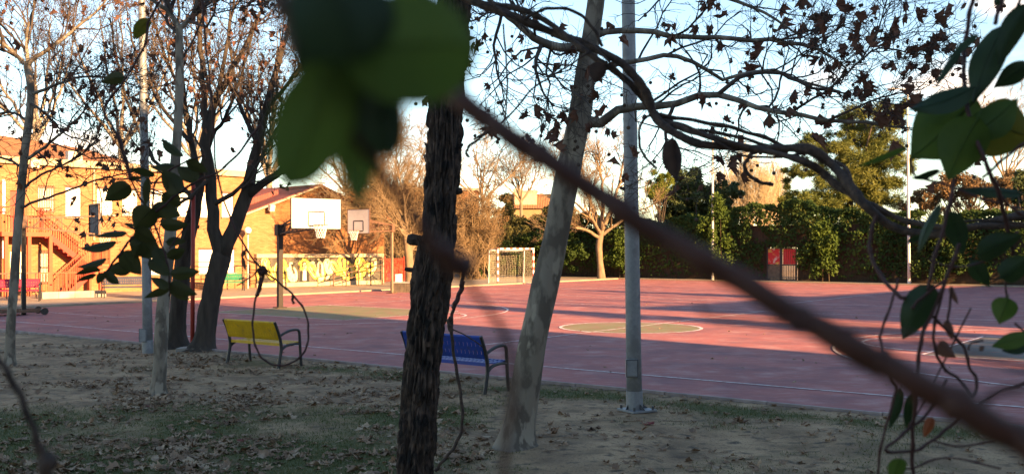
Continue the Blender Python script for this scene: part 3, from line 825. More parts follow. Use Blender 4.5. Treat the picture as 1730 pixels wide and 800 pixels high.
while x < MX1 - 0.25:
    if abs(x - fig_x) < 0.40:
        x += 0.12; continue
    for q in range(2):
        cx_, cz_ = x + mrng.uniform(-0.1, 0.1), 0.86 + mrng.uniform(-0.22, 0.22)
        ra_, rb_ = mrng.uniform(0.13, 0.24), mrng.uniform(0.26, 0.46)
        a0, sw = mrng.uniform(0, 6.28), mrng.choice((-1, 1)) * mrng.uniform(3.2, 6.6)
        tl = mrng.uniform(-0.5, 0.5)
        pts = []
        for i in range(7):
            a = a0 + sw * i / 6; f = 1 + 0.35 * math.sin(1.7 * a + k)
            px_, pz_ = ra_ * f * math.cos(a), rb_ * f * math.sin(a)
            pts.append((cx_ + px_ + tl * pz_, cz_ + pz_))
        yy = 0.126 - 0.0012 * (k % 9)
        stroke([(a + 0.035, c - 0.03) for a, c in pts], 0.25, M['muralink'], yy, 'ink_shadow')
        stroke(pts, mrng.uniform(0.15, 0.24), M['muralyellow'] if mrng.random() < 0.75 else M['muralpale'], yy - 0.012)
        if mrng.random() < 0.5: stroke([(a - 0.03, c + 0.02) for a, c in pts[1:5]], 0.05, M['muralpale'], yy - 0.024, 'highlight')
        k += 1
    x += mrng.uniform(0.40, 0.55)
def blob(cx, cz, rx, rz, m, y, name, n=22, wob=0.0):
    V = [(cx, y, cz)] + [(cx + rx * (1 + wob * math.sin(5 * a)) * math.cos(a), y, cz + rz * (1 + wob * math.sin(7 * a)) * math.sin(a)) for a in np.linspace(0, 2 * math.pi, n, endpoint=False)]
    return MB().add(V, [[0, i + 1, (i + 1) % n + 1] for i in range(n)]).build(name, m, mu, world=False)
blob(fig_x, 1.12, 0.36, 0.36, M['muralyellow'], 0.112, 'painted_halo', 28, 0.14)
MB().add([(fig_x - 0.30, 0.1105, MZ0 + 0.01), (fig_x + 0.30, 0.1105, MZ0 + 0.01), (fig_x + 0.26, 0.1105, 0.80), (fig_x - 0.26, 0.1105, 0.80)], [[0, 1, 2, 3]]).build('painted_coat', M['muralink'], mu, world=False)
blob(fig_x, 1.10, 0.15, 0.24, M['muralink'], 0.109, 'painted_hair')
blob(fig_x + 0.01, 1.06, 0.115, 0.20, M['muralpale'], 0.106, 'painted_face')
blob(fig_x - 0.04, 1.11, 0.026, 0.014, M['muralink'], 0.103, 'painted_eye', 10); blob(fig_x + 0.06, 1.11, 0.026, 0.014, M['muralink'], 0.103, 'painted_eye', 10)
blob(fig_x + 0.01, 0.965, 0.055, 0.022, M['muralink'], 0.103, 'painted_mouth', 10)
MB().add([(fig_x - 0.11, 0.1085, 0.30), (fig_x + 0.12, 0.1085, 0.30), (fig_x + 0.10, 0.1085, 0.84), (fig_x - 0.09, 0.1085, 0.84)], [[0, 1, 2, 3]]).build('painted_shirt', M['boardwhite'], mu, world=False)

# ramp rail in front of the mural
rr = thing('ramp_rail', 'thin brown three bar ramp rail rising in front of the mural', 'railing', (gp[0], gp[1], 0.06), FANG)
ra, rb = fac(563, 1.4) - XR, fac(646, 1.4) - XR
for dz in (0.42, 0.72, 1.02):
    MB().bar((ra, -1.4, dz - 0.2), (rb, -1.4, dz + 0.42), 0.04, 0.04).build('rail', M['bronze'], rr, world=False)
for i in range(5):
    xx = ra + (rb - ra) * i / 4
    MB().box((xx, -1.4, (0.82 + 0.62 * i / 4) / 2), (0.045, 0.045, 0.82 + 0.62 * i / 4)).build('post', M['bronze'], rr, world=False)
rw = thing('wall_rail', 'thin brown rail along the tan wall behind the green bench', 'railing', (F0[0], F0[1], 0.06), FANG)
wa, wb = fac(325, 0.9), fac(440, 0.9)
for z in (0.72, 1.35):
    MB().bar((wa, -0.9, z), (wb, -0.9, z), 0.04, 0.04).build('rail', M['bronze'], rw, world=False)
for i in range(5):
    MB().box((wa + (wb - wa) * i / 4, -0.9, 0.68), (0.04, 0.04, 1.37)).build('post', M['bronze'], rw, world=False)

# red gate right of the mural
p0, p1 = at(650, 474, 60), at(683, 474, 63)
rg = thing('red_gate', 'red barred steel gate beside the right end of the mural', 'gate', (p0[0], p0[1], 0.06), math.atan2(p1[1] - p0[1], p1[0] - p0[0]))
Lg = float(np.linalg.norm((p1 - p0)[:2]))
for z in (0.1, 0.75, 1.32):
    MB().box((Lg / 2, 0, z), (Lg, 0.04, 0.06)).build('rail', M['redsteel'], rg, world=False)
for i in range(15):
    MB().box((Lg * (i + 0.5) / 15, -0.03, 0.72), (0.05, 0.03, 1.36)).build('bar', M['redsteel'], rg, world=False)
for s in (0, 1):
    MB().box((Lg * s, 0.01, 0.75), (0.09, 0.09, 1.5)).build('post', M['redsteel'], rg, world=False)

# ------------------------------------------------------------------ benches
def perf_panel(mb, L, prof, nx, rows, hx=0.5, hz=0.5, th=0.012, margin=1):
    """slotted sheet: prof is the (y,z) profile, nx columns; rows = which profile spans carry holes"""
    P = np.asarray(prof, float); n = len(P)
    xs = [-L / 2]
    cols = []
    cw = L / nx
    for i in range(nx):
        a = -L / 2 + cw * (i + (1 - hx) / 2); b = a + cw * hx
        xs += [a, b]; cols.append(len(xs) - 2)
    xs.append(L / 2)
    T = nrm(np.gradient(P, axis=0)); N = np.stack([-T[:, 1], T[:, 0]], 1)
    grid = []
    for s in (0.5, -0.5):
        for j in range(n):
            for x in xs:
                q = P[j] + N[j] * th * s
                grid.append((x, q[0], q[1]))
    m = len(xs)
    I = lambda s, j, i: s * n * m + j * m + i
    F = []
    hole = lambda j, i: (j in rows) and (i in cols)
    for j in range(n - 1):
        for i in range(m - 1):
            if hole(j, i):
                for (a, b) in (((j, i), (j, i + 1)), ((j, i + 1), (j + 1, i + 1)), ((j + 1, i + 1), (j + 1, i)), ((j + 1, i), (j, i))):
                    F.append([I(0, *a), I(0, *b), I(1, *b), I(1, *a)])
                continue
            F.append([I(0, j, i), I(0, j, i + 1), I(0, j + 1, i + 1), I(0, j + 1, i)])
            F.append([I(1, j, i), I(1, j + 1, i), I(1, j + 1, i + 1), I(1, j, i + 1)])
    for i in range(m - 1):
        F.append([I(0, 0, i), I(1, 0, i), I(1, 0, i + 1), I(0, 0, i + 1)]); F.append([I(0, n - 1, i), I(0, n - 1, i + 1), I(1, n - 1, i + 1), I(1, n - 1, i)])
    for j in range(n - 1):
        F.append([I(0, j, 0), I(0, j + 1, 0), I(1, j + 1, 0), I(1, j, 0)]); F.append([I(0, j, m - 1), I(1, j, m - 1), I(1, j + 1, m - 1), I(0, j + 1, m - 1)])
    return mb.add(grid, F)

def bench(label, loc, rz, L, m, H=0.80, frame=None, group='metal park benches', k=1.0):
    frame = frame or M['black']
    t = thing('park_bench', label, 'bench', loc, rz, group)
    S = H / 0.80
    back = [(-0.018, 0.488), (-0.030, 0.505), (-0.048, 0.545), (-0.066, 0.60), (-0.086, 0.655), (-0.106, 0.71), (-0.124, 0.755), (-0.135, 0.785), (-0.128, 0.80), (-0.108, 0.802)]
    seat = [(0.018, 0.380), (0.02, 0.425), (0.05, 0.420), (0.11, 0.415), (0.15, 0.414), (0.21, 0.413), (0.25, 0.414), (0.31, 0.417), (0.35, 0.422), (0.41, 0.430), (0.45, 0.430), (0.47, 0.415), (0.472, 0.375)]
    back = [(a * S, b * S) for a, b in back]; seat = [(a * S, b * S) for a, b in seat]
    b_ = MB(); perf_panel(b_, L - 0.09, back, 20, {2, 4}, hx=0.20); b_.build('backrest', m, t, world=False)
    s_ = MB(); perf_panel(s_, L - 0.09, seat, 20, {2, 4, 6, 8}, hx=0.62); s_.build('seat', m, t, world=False)
    for sx_ in (-1, 1):
        x = sx_ * (L / 2 - 0.03)
        def fr(name, pts, r0, r1):
            P = smooth_path([(x, a * S, b * S) for a, b in pts], 5)
            MB().tube(P, np.linspace(r0, r1, len(P)), 6).build(name, frame, t, world=False)
        fr('leg', [(-0.055, 0.0), (-0.02, 0.16), (0.012, 0.32), (0.0, 0.46), (-0.05, 0.62), (-0.135, 0.80)], 0.030, 0.026)
        fr('leg', [(0.475, 0.0), (0.452, 0.2), (0.44, 0.38), (0.43, 0.52)], 0.025, 0.026)
        fr('armrest', [(-0.035, 0.545), (0.08, 0.60), (0.22, 0.64), (0.35, 0.645), (0.415, 0.615), (0.43, 0.52)], 0.022, 0.026)
        fr('seat_bracket', [(0.005, 0.30), (0.09, 0.365), (0.2, 0.392), (0.33, 0.398), (0.44, 0.385)], 0.026, 0.020)
    return t

def ground_z(x, y):
    return gz(x, y)
a = gr(430, 613); bench('yellow bench with black cast frame seen from behind at the court edge', (a[0], a[1], ground_z(a[0], a[1]) + 0.0), R(-36), 1.42, M['bench_yellow'], H=0.80)
a = gr(754, 652); bench('blue bench half hidden behind the rough bark trunk', (a[0], a[1], ground_z(a[0], a[1])), R(-38), 1.60, M['bench_blue'], H=0.83)
a = gr(211, 503.5); bench('grey slotted bench facing the court left of the bluish lamp post', (a[0], a[1], 0.06), R(213), 1.85, M['bench_grey'], H=0.82)
a = gr(379, 492.5); bench('bright green bench in the sun before the tan school wall', (a[0], a[1], 0.06), R(205), 1.75, M['bench_green'], H=0.78)
a = gr(26, 511); bench('crimson bench at the far left beside the wheeled hoop', (a[0], a[1], 0.06), R(200), 1.75, M['bench_red'], H=0.82)

# ------------------------------------------------------------------ basketball hoops
def net_mesh(c, r, h, n=12, rows=5):
    b = MB()
    P, Rr = [], []
    for s in (1, -1):
        for i in range(n):
            pts = []
            for j in range(rows + 1):
                k = j / rows
                a = 2 * math.pi * (i + s * j * 0.5) / n
                rad = r * (1 - 0.45 * k ** 0.8)
                pts.append((c[0] + rad * math.cos(a), c[1] + rad * math.sin(a), c[2] - h * k))
            P.append(pts); Rr.append([0.008] * (rows + 1))
    V, F = tube_arrays(np.array(P), np.array(Rr), 3)
    return b.add(V, F)

def hoop(label, base, face, post_h, arm, bw, bz0, bz1, post_m, board_m, slats=False, post_r=0.08, ballast=False, frame_m=None):
    """local +x is the way the board faces"""
    frame_m = frame_m or M['bronze']
    t = thing('basketball_hoop', label, 'basketball hoop', (base[0], base[1], 0.0), face, 'basketball hoops round the court')
    MB().box((0, 0, post_h / 2), (post_r * 2, post_r * 2, post_h)).build('post', post_m, t, world=False)
    MB().box((-0.01, 0, post_h - 0.16), (post_r * 3.2, post_r * 3.6, 0.38)).build('post_cap', frame_m, t, world=False)
    zc = (bz0 + bz1) / 2
    if slats:
        n = 5
        for i in range(n):
            y = -bw / 2 + (i + 0.5) * bw / n
            MB().box((arm, y, zc), (0.03, bw / n - (0.05 if i == 1 else 0.015), bz1 - bz0)).build('board_plank', board_m, t, world=False)
        fr = MB()
        for z in (bz0 + 0.04, bz1 - 0.04):
            fr.box((arm - 0.035, 0, z), (0.035, bw + 0.03, 0.045))
        for y in (-bw / 2, bw / 2):
            fr.box((arm - 0.035, y, zc), (0.035, 0.03, bz1 - bz0))
        fr.build('board_frame', frame_m, t, world=False)
    else:
        MB().box((arm, 0, zc), (0.035, bw, bz1 - bz0)).build('backboard', board_m, t, world=False)
        e = MB()
        for z in (bz0, bz1):
            e.box((arm + 0.002, 0, z), (0.045, bw + 0.03, 0.03))
        for y in (-bw / 2, bw / 2):
            e.box((arm + 0.002, y, zc), (0.045, 0.028, bz1 - bz0 - 0.03))
        e.build('board_frame', frame_m, t, world=False)
        q = MB(); sw, sh, z0 = 0.59, 0.45, bz0 + 0.10
        for z in (z0, z0 + sh):
            q.box((arm + 0.021, 0, z), (0.006, sw, 0.045))
        for y in (-sw / 2, sw / 2):
            q.box((arm + 0.021, y, z0 + sh / 2), (0.006, 0.045, sh - 0.045))
        q.build('target_square', M['black'], t, world=False)
    # truss arm
    zb = post_h - 0.30
    for s in (-1, 1):
        yb = s * min(0.3, bw * 0.28)
        MB().bar((0.05, s * 0.05, zb), (arm - 0.03, yb, bz0 + 0.06), 0.04, 0.04).build('arm', frame_m, t, world=False)
        MB().bar((0.05, s * 0.05, post_h - 0.05), (arm - 0.03, yb, zc + 0.12), 0.04, 0.04).build('arm', frame_m, t, world=False)
        tr = MB()
        for i in range(1, 4):
            k = i / 4; k2 = (i - 0.6) / 4
            lo = np.array((0.05, s * 0.05, zb)) * (1 - k) + np.array((arm - 0.03, yb, bz0 + 0.06)) * k
            hi = np.array((0.05, s * 0.05, post_h - 0.05)) * (1 - k) + np.array((arm - 0.03, yb, zc + 0.12)) * k
            lo2 = np.array((0.05, s * 0.05, zb)) * (1 - k2) + np.array((arm - 0.03, yb, bz0 + 0.06)) * k2
            tr.bar(lo, hi, 0.022, 0.022); tr.bar(lo2, hi, 0.022, 0.022)
        tr.build('brace', frame_m, t, world=False)
    rz_ = bz0 + 0.12
    A = np.linspace(0, 2 * math.pi, 25)
    rim = MB().tube(np.stack([arm + 0.30 + 0.225 * np.cos(A), 0.225 * np.sin(A), np.full(25, rz_)], 1), 0.013, 6, cap=False)
    rim.box((arm + 0.05, 0, rz_ - 0.02), (0.09, 0.14, 0.05))
    rm = rim.build('rim', frame_m, t, world=False)
    net_mesh((arm + 0.30, 0, rz_), 0.22, 0.42).build('net', M['white'], rm, world=False)
    if ballast:
        for s in (-1, 1):
            MB().bar((-1.5, s * 0.35, 0.12), (0.55, s * 0.35, 0.12), 0.09, 0.09).build('base_rail', frame_m, t, world=False)
            for x in (-1.35, 0.5):
                MB().tube([(x, s * 0.44 - 0.04, 0.11), (x, s * 0.44 + 0.04, 0.11)], 0.11, 14).build('wheel', M['black'], t, world=False)
        MB().box((-0.5, 0, 0.1), (1.2, 0.62, 0.06)).build('base_plate', frame_m, t, world=False)
    else:
        MB().box((0, 0, 0.02), (0.36, 0.36, 0.04)).build('base_plate', frame_m, t, world=False)
    return t
hoop('basketball hoop with big white board and dark square post near the green bench', gr(473, 520), math.atan2(-0.77, 0.63), 2.82, 2.55, 1.78, 2.66, 3.64, M['postdark'], M['boardwhite'], frame_m=M['postdark'])
hoop('basketball hoop with smaller greyish board and thin tan post near the red gate', gr(662, 495), math.atan2(-0.80, -0.60), 3.15, 2.1, 1.35, 2.70, 3.76, M['palebark'], M['boardgrey'], post_r=0.05)
hoop('wheeled basketball hoop seen from behind with weathered grey plank board', gr(40, 531), math.atan2(0.60, 0.80), 3.0, 2.1, 1.15, 2.42, 3.46, M['postdark'], M['plankgrey'], slats=True, post_r=0.06, ballast=True)

# ------------------------------------------------------------------ handball goal
g0, g1 = gr(841, 480.5), gr(901, 479.5)
gd = g1 - g0; GWD = float(np.linalg.norm(gd)); ga = math.atan2(gd[1], gd[0])
goal = thing('handball_goal', 'red and white striped goal with sagging net at the far left end', 'goal', ((g0[0] + g1[0]) / 2, (g0[1] + g1[1]) / 2, 0), ga)
RW = stripe_mat('red_white_stripes_upright', 'Z', 0.40, (0.55, 0.04, 0.03), (0.78, 0.74, 0.68))
RWX = stripe_mat('red_white_stripes_level', 'X', 0.40, (0.55, 0.04, 0.03), (0.78, 0.74, 0.68))
hw, gh, gdp = GWD / 2, 2.0, 1.15
for s in (-1, 1):
    MB().box((s * hw, 0, gh / 2), (0.085, 0.085, gh)).build('goalpost', RW, goal, world=False)
    MB().tube(smooth_path([(s * hw, 0.04, gh - 0.02), (s * hw, 0.55, gh - 0.02), (s * hw, gdp - 0.05, gh - 0.05), (s * hw, gdp + 0.02, gh - 0.3), (s * hw, gdp + 0.1, 0.03)], 5), 0.028, 8).build('rear_post', M['white'], goal, world=False)
    MB().bar((s * hw, 0.05, 0.03), (s * hw, gdp + 0.08, 0.03), 0.05, 0.05).build('ground_bar', M['white'], goal, world=False)
MB().box((0, 0, gh + 0.0425), (GWD + 0.085, 0.085, 0.085)).build('crossbar', RWX, goal, world=False)
MB().bar((-hw, gdp - 0.05, gh - 0.05), (hw, gdp - 0.05, gh - 0.05), 0.04, 0.04).build('rear_bar', M['white'], goal, world=False)
nt = MB()
def net_sheet(f, nu, nv):
    Pu = np.array([[f(i / nu, j / (2 * nv)) for j in range(2 * nv + 1)] for i in range(nu + 1)])
    Pv = np.array([[f(i / (2 * nu), j / nv) for i in range(2 * nu + 1)] for j in range(nv + 1)])
    for P in (Pu, Pv):
        V, F = tube_arrays(P, np.full(P.shape[:2], 0.0045), 3); nt.add(V, F)
net_sheet(lambda a, b: (-hw + 2 * hw * a, gdp - 0.05 + 0.13 * (1 - b) + 0.18 * math.sin(math.pi * b) * math.sin(math.pi * a), 0.04 + (gh - 0.1) * b - 0.10 * math.sin(math.pi * a) * b), 22, 15)
for s in (-1, 1):
    net_sheet(lambda a, b: (s * (hw - 0.02 + 0.05 * math.sin(math.pi * b)), 0.03 + (gdp + 0.02) * a, 0.04 + (gh - 0.08) * b), 9, 15)
net_sheet(lambda a, b: (-hw + 2 * hw * a, 0.03 + (gdp - 0.1) * b, gh - 0.02 - 0.14 * math.sin(math.pi * a) * math.sin(math.pi * b)), 22, 8)
nt.build('net', M['netcord'], goal, world=False)

# ------------------------------------------------------------------ lamp posts
def lamp_post(label, base, z0, h, r0, r1, lean, m, box=None, plate=False, heads=True, arm_dir=0.0, boxw=0.15):
    t = thing('lamp_post', label, 'lamp post', (base[0], base[1], z0), 0, 'lamp posts round the playground')
    top = np.array((lean, 0, h))
    MB().tube([top * k for k in np.linspace(0, 1, 9)], np.linspace(r0, r1, 9), 20).build('pole', m, t, world=False, smooth=True)
    MB().tube([(0, 0, 0.0), (lean * 0.02, 0, 0.26)], [r0 * 1.08, r0 * 1.06], 20).build('collar', m, t, world=False)
    if box:
        bx, bz, bh = box
        bo = MB().box((bx, -r0 * 0.85, bz), (boxw, 0.09, bh)).build('access_box', m, t, world=False)
        MB().box((bx, -r0 * 0.85 - 0.047, bz), (boxw - 0.03, 0.008, bh - 0.03)).build('door', M['galv'], bo, world=False)
        e = MB()
        for s in (-1, 1):
            e.box((bx + s * (boxw / 2 - 0.006), -r0 * 0.85 - 0.045, bz), (0.008, 0.006, bh))
            e.box((bx, -r0 * 0.85 - 0.0455, bz + s * (bh / 2 - 0.006)), (boxw - 0.012, 0.006, 0.008))
        e.build('door_seam', M['galvdark'], bo, world=False)
    if plate:
        MB().box((0.03, 0, 0.02), (0.36, 0.36, 0.024), rz=0.5).build('base_plate', M['galv'], t, world=False)
        for i in range(4):
            a = 0.5 + math.pi / 4 + i * math.pi / 2
            MB().tube([(0.03 + 0.2 * math.cos(a), 0.2 * math.sin(a), 0.03), (0.03 + 0.2 * math.cos(a), 0.2 * math.sin(a), 0.075)], 0.016, 6).build('bolt', M['galvdark'], t, world=False)
            a2 = 0.5 + i * math.pi / 2
            MB().add([(0.08 * math.cos(a2), 0.08 * math.sin(a2), 0.033), (0.03 + 0.17 * math.cos(a2), 0.17 * math.sin(a2), 0.033), (0.085 * math.cos(a2), 0.085 * math.sin(a2), 0.12),
                      (0.08 * math.cos(a2) - 0.006 * math.sin(a2), 0.08 * math.sin(a2) + 0.006 * math.cos(a2), 0.033), (0.03 + 0.17 * math.cos(a2) - 0.006 * math.sin(a2), 0.17 * math.sin(a2) + 0.006 * math.cos(a2), 0.033), (0.085 * math.cos(a2) - 0.006 * math.sin(a2), 0.085 * math.sin(a2) + 0.006 * math.cos(a2), 0.12)],
                     [[0, 1, 2], [3, 5, 4]]).build('gusset', M['galvdark'], t, world=False)
    if heads:
        a = arm_dir
        MB().tube([top, top + np.array((0.35 * math.cos(a), 0.35 * math.sin(a), 0.05)), top + np.array((0.7 * math.cos(a), 0.7 * math.sin(a), 0.06))], r1 * 0.55, 8).build('arm', m, t, world=False)
        MB().ball(top + np.array((0.85 * math.cos(a), 0.85 * math.sin(a), 0.05)), 0.24, 12, 8, 0.35).build('lamp_head', m, t, world=False)
    return t
a = gr(1072, 689)
lamp_post('thick grey steel lamp post with bolted base plate right of the leaning pale trunk', a, gz(a[0], a[1]) - 0.0, 8.5, 0.098, 0.075, -0.13, M['galv'], box=(-0.045, 0.555, 0.22), plate=True, arm_dir=1.0)
a = gr(250, 591)
lamp_post('bluish grey lamp post in the shade beside the slender forked trunk', a, gz(a[0], a[1]), 9.0, 0.098, 0.06, -0.16, M['galv'], box=(-0.06, 0.36, 0.26), arm_dir=1.2)
def far_edge(px, v=46.9):
    k = (px - CX) / FPX; q = CA + CV * v
    t_ = (k * q[1] - q[0]) / (CU[0] - k * CU[1])
    return ct(t_, v)
a = far_edge(1204)
lamp_post('tall thin pale lamp post standing before the centre of the ivy hedge', a, 0.06, 9.0, 0.085, 0.06, 0.0, M['palepost'], arm_dir=0.3)
a = far_edge(1536)
lamp_post('tall thin pale lamp post at the right before the big pine', a, 0.06, 11.0, 0.09, 0.06, -0.1, M['palepost'], arm_dir=2.8)
a = gr(325, 588)
rp_ = thing('red_post', 'thin plain red post between the two dark trunks', 'post', (a[0], a[1], gz(a[0], a[1])))
MB().tube([(0, 0, 0), (0.02, 0, 3.3)], 0.042, 12).build('pole', M['redsteel'], rp_, world=False, smooth=True)
MB().tube([(0.02, 0, 3.3), (0.02, 0, 3.36)], [0.048, 0.03], 12).build('cap', M['redsteel'], rp_, world=False)
MB().box((0, -0.1, 0.03), (0.5, 0.34, 0.07)).build('footing', M['concrete'], rp_, world=False)

# stone planter right of the thin hoop post
a = gr(686, 493)
pl = thing('planter', 'brown stone planter block with a pale slab beside the bare tan trunk', 'planter', (a[0], a[1], 0.0), R(-20))
for i in range(3):
    MB().box((-0.34 + 0.34 * i, 0, 0.21), (0.325, 0.6, 0.42)).build('stone_block', M['stone'], pl, world=False)
MB().box((0, 0, 0.45), (1.08, 0.66, 0.06)).build('rim', M['concrete'], pl, world=False)
MB().box((-0.38, 0, 0.66), (0.16, 0.4, 0.36)).build('slab', M['white'], pl, world=False)

# ------------------------------------------------------------------ vegetation tools
def resample(P, k):
    P = np.asarray(P, float)
    d = np.concatenate([[0], np.cumsum(np.linalg.norm(np.diff(P[:, :3], axis=0), axis=1))])
    t = np.linspace(0, d[-1], k)
    return np.stack([np.interp(t, d, P[:, c]) for c in range(P.shape[1])], 1)

def grow(P, Rr, levels, g):
    """P (N,k,3) parent tubes. Returns [(pts,radii)] for each level of children"""
    out = []
    for lv in levels:
        N, k, _ = P.shape
        n = lv['n']; ks = lv.get('k', 5)
        f = g.uniform(lv.get('f0', 0.25), lv.get('f1', 1.0), (N, n)) * (k - 1)
        if lv.get('tip', True): f[:, 0] = (k - 1) * 0.985
        i = np.minimum(f.astype(int), k - 2); fr = (f - i)[..., None]
        rows = np.arange(N)[:, None]
        S = P[rows, i] * (1 - fr) + P[rows, i + 1] * fr
        T = nrm(P[rows, i + 1] - P[rows, i])
        r = (Rr[rows, i] * (1 - fr[..., 0]) + Rr[rows, i + 1] * fr[..., 0])
        S = S.reshape(-1, 3); T = T.reshape(-1, 3); r = r.reshape(-1)
        m = len(S)
        side = nrm(np.cross(T, g.normal(size=(m, 3))))
        a = np.radians(lv.get('ang', 45)) * g.uniform(0.55, 1.3, m)[:, None]
        d = nrm(T * np.cos(a) + side * np.sin(a))
        L = lv['L'] * g.uniform(0.45, 1.25, m) * (1.15 - 0.45 * f.reshape(-1) / (k - 1))
        Q = np.empty((m, ks, 3)); Q[:, 0] = S
        up = np.array((0, 0, lv.get('up', 0.1)))
        bias = np.asarray(lv.get('bias', (0, 0, 0)), float)
        for j in range(1, ks):
            d = nrm(d + g.normal(size=(m, 3)) * lv.get('wob', 0.2) + up + bias)
            Q[:, j] = Q[:, j - 1] + d * (L / (ks - 1))[:, None]
        r0 = np.maximum(np.minimum(r * lv.get('r', 0.6), lv.get('rmax', 9)), lv.get('rmin', 0.002))
        Q_r = r0[:, None] * np.linspace(1, lv.get('taper', 0.45), ks)[None]
        out.append((Q, Q_r)); P, Rr = Q, Q_r
    return out

def filt(P, Rr, x0=-200, x1=1930, y0=-200, y1=1000):
    """keep tubes that the photograph's frame (with a margin) can see"""
    m = P[:, -1]
    px = CX + m[:, 0] / np.maximum(m[:, 1], 0.1) * FPX; py = HZ - (m[:, 2] - EYE) / np.maximum(m[:, 1], 0.1) * FPX
    k = (px > x0) & (px < x1) & (py > y0) & (py < y1)
    return P[k], Rr[k]

def plane_leaf_mesh(name, seed, m, curl=0.35):
    r = random.Random(seed)
    V = [(0, 0, 0)]
    dp = r.uniform(0.48, 0.66)
    lob = [(-90, 0.28), (-55, 0.62), (-30, dp), (-5, 0.80), (20, dp), (38, 0.9), (62, dp), (90, 1.0), (118, dp), (142, 0.9), (160, dp), (185, 0.80), (210, dp), (235, 0.62)]
    cx = r.uniform(0.3, 1.0) * curl; cy = r.uniform(-0.4, 1.0) * curl
    for a, q in lob:
        q *= r.uniform(0.85, 1.12) * 0.5
        x, y = q * math.cos(R(a)), q * math.sin(R(a))
        V.append((x * (1 - 0.25 * curl), y + 0.12, cx * 2.2 * x * x + cy * 1.8 * y * y + r.uniform(-0.10, 0.10) * curl + 0.15 * curl * x * y))
    n = len(lob)
    b = MB().add(V, [[0, i + 1, (i + 1) % n + 1] for i in range(n)])
    b.tube([(0, 0.0, 0.0), (0.01, -0.3, 0.03), (0.04, -0.5, 0.1)], 0.012, 3, cap=False)
    me = b.mesh(name); me.materials.append(m)
    return me
DRY = [plane_leaf_mesh('dry_leaf', s, M['dryleaf'], 1.5) for s in range(7)]
FAL = [plane_leaf_mesh('fallen_leaf', s + 40, M['fallenleaf'], 0.75) for s in range(8)]
REDL = plane_leaf_mesh('fallen_leaf', 77, M['redleaf'], 0.4)

def leaf_parts(root, pts, size, g, meshes=DRY, name='dry_leaf'):
    loc = np.array(root.location)
    for p in pts:
        o = bpy.data.objects.new(name, meshes[g.integers(len(meshes))])
        C.objects.link(o); o.parent = root
        s = size * g.uniform(0.55, 1.35)
        o.rotation_euler = (math.pi / 2 + g.normal() * 0.5, math.pi + g.normal() * 0.5, g.uniform(0, 6.28))
        o.scale = (s * g.uniform(0.6, 1.0), s, s)
        q = np.array(p) - loc
        o.location = (q[0], q[1], q[2] - 0.3 * s)

def seed_balls(root, pts, r, g):
    b = MB()
    for p in pts:
        p = np.array(p); l = g.uniform(0.03, 0.09)
        q = p - np.array((g.normal() * 0.01, g.normal() * 0.01, l))
        b.tube([p, q], 0.0012, 3, cap=False); b.ball(q - np.array((0, 0, r)), r, 6, 4)
    b.build('seed_balls', M['seed'], root, kind='stuff')

def bark_trunk(P, r, S, rings, amp, fz, fa, seed, ridged=True):
    """trunk with real bark relief along a smoothed path; r per path point"""
    Q = resample(np.column_stack([P, r]), rings)
    V, F = tube_arrays(Q[None, :, :3], Q[None, :, 3], S)
    V = V.reshape(rings, S, 3)
    for i in range(rings):
        for j in range(S):
            d = V[i, j] - Q[i, :3]; rr = np.linalg.norm(d); d = d / rr
            a = 2 * math.pi * j / S
            n1 = mnoise.noise((math.cos(a) * fa, math.sin(a) * fa, Q[i, 2] * fz + seed))
            n2 = mnoise.noise((math.cos(a) * fa * 2.3, math.sin(a) * fa * 2.3, Q[i, 2] * fz * 3.1 + seed + 9))
            n3 = mnoise.noise((math.cos(a) * 0.9, math.sin(a) * 0.9, Q[i, 2] * 1.3 + seed + 5))
            h = (abs(n1) * 2 - 0.5 + 0.5 * abs(n2) * 2 if ridged else n1 + 0.5 * n2)
            zz = max(0.0, Q[i, 2] - Q[0, 2] - 0.1)
            fl = math.exp(-zz / 0.10) * (0.22 + 0.30 * max(0, math.sin(a * 3 + seed) + 0.4 * math.sin(a * 5 + seed * 2)))
            V[i, j] = V[i, j] + d * (amp * h + rr * ((0.10 if ridged else 0.17) * n3 + fl))
    return MB().add(V.reshape(-1, 3), F)

def pxpath(pts):
    """(px, py, depth, width in photo px) -> world path + radii"""
    P = np.array([at(a, b, d) for a, b, d, w in pts]); r = np.array([w * d / FPX / 2 for a, b, d, w in pts])
    q = smooth_path(np.column_stack([P, r]), 6)
    return q[:, :3], q[:, 3]

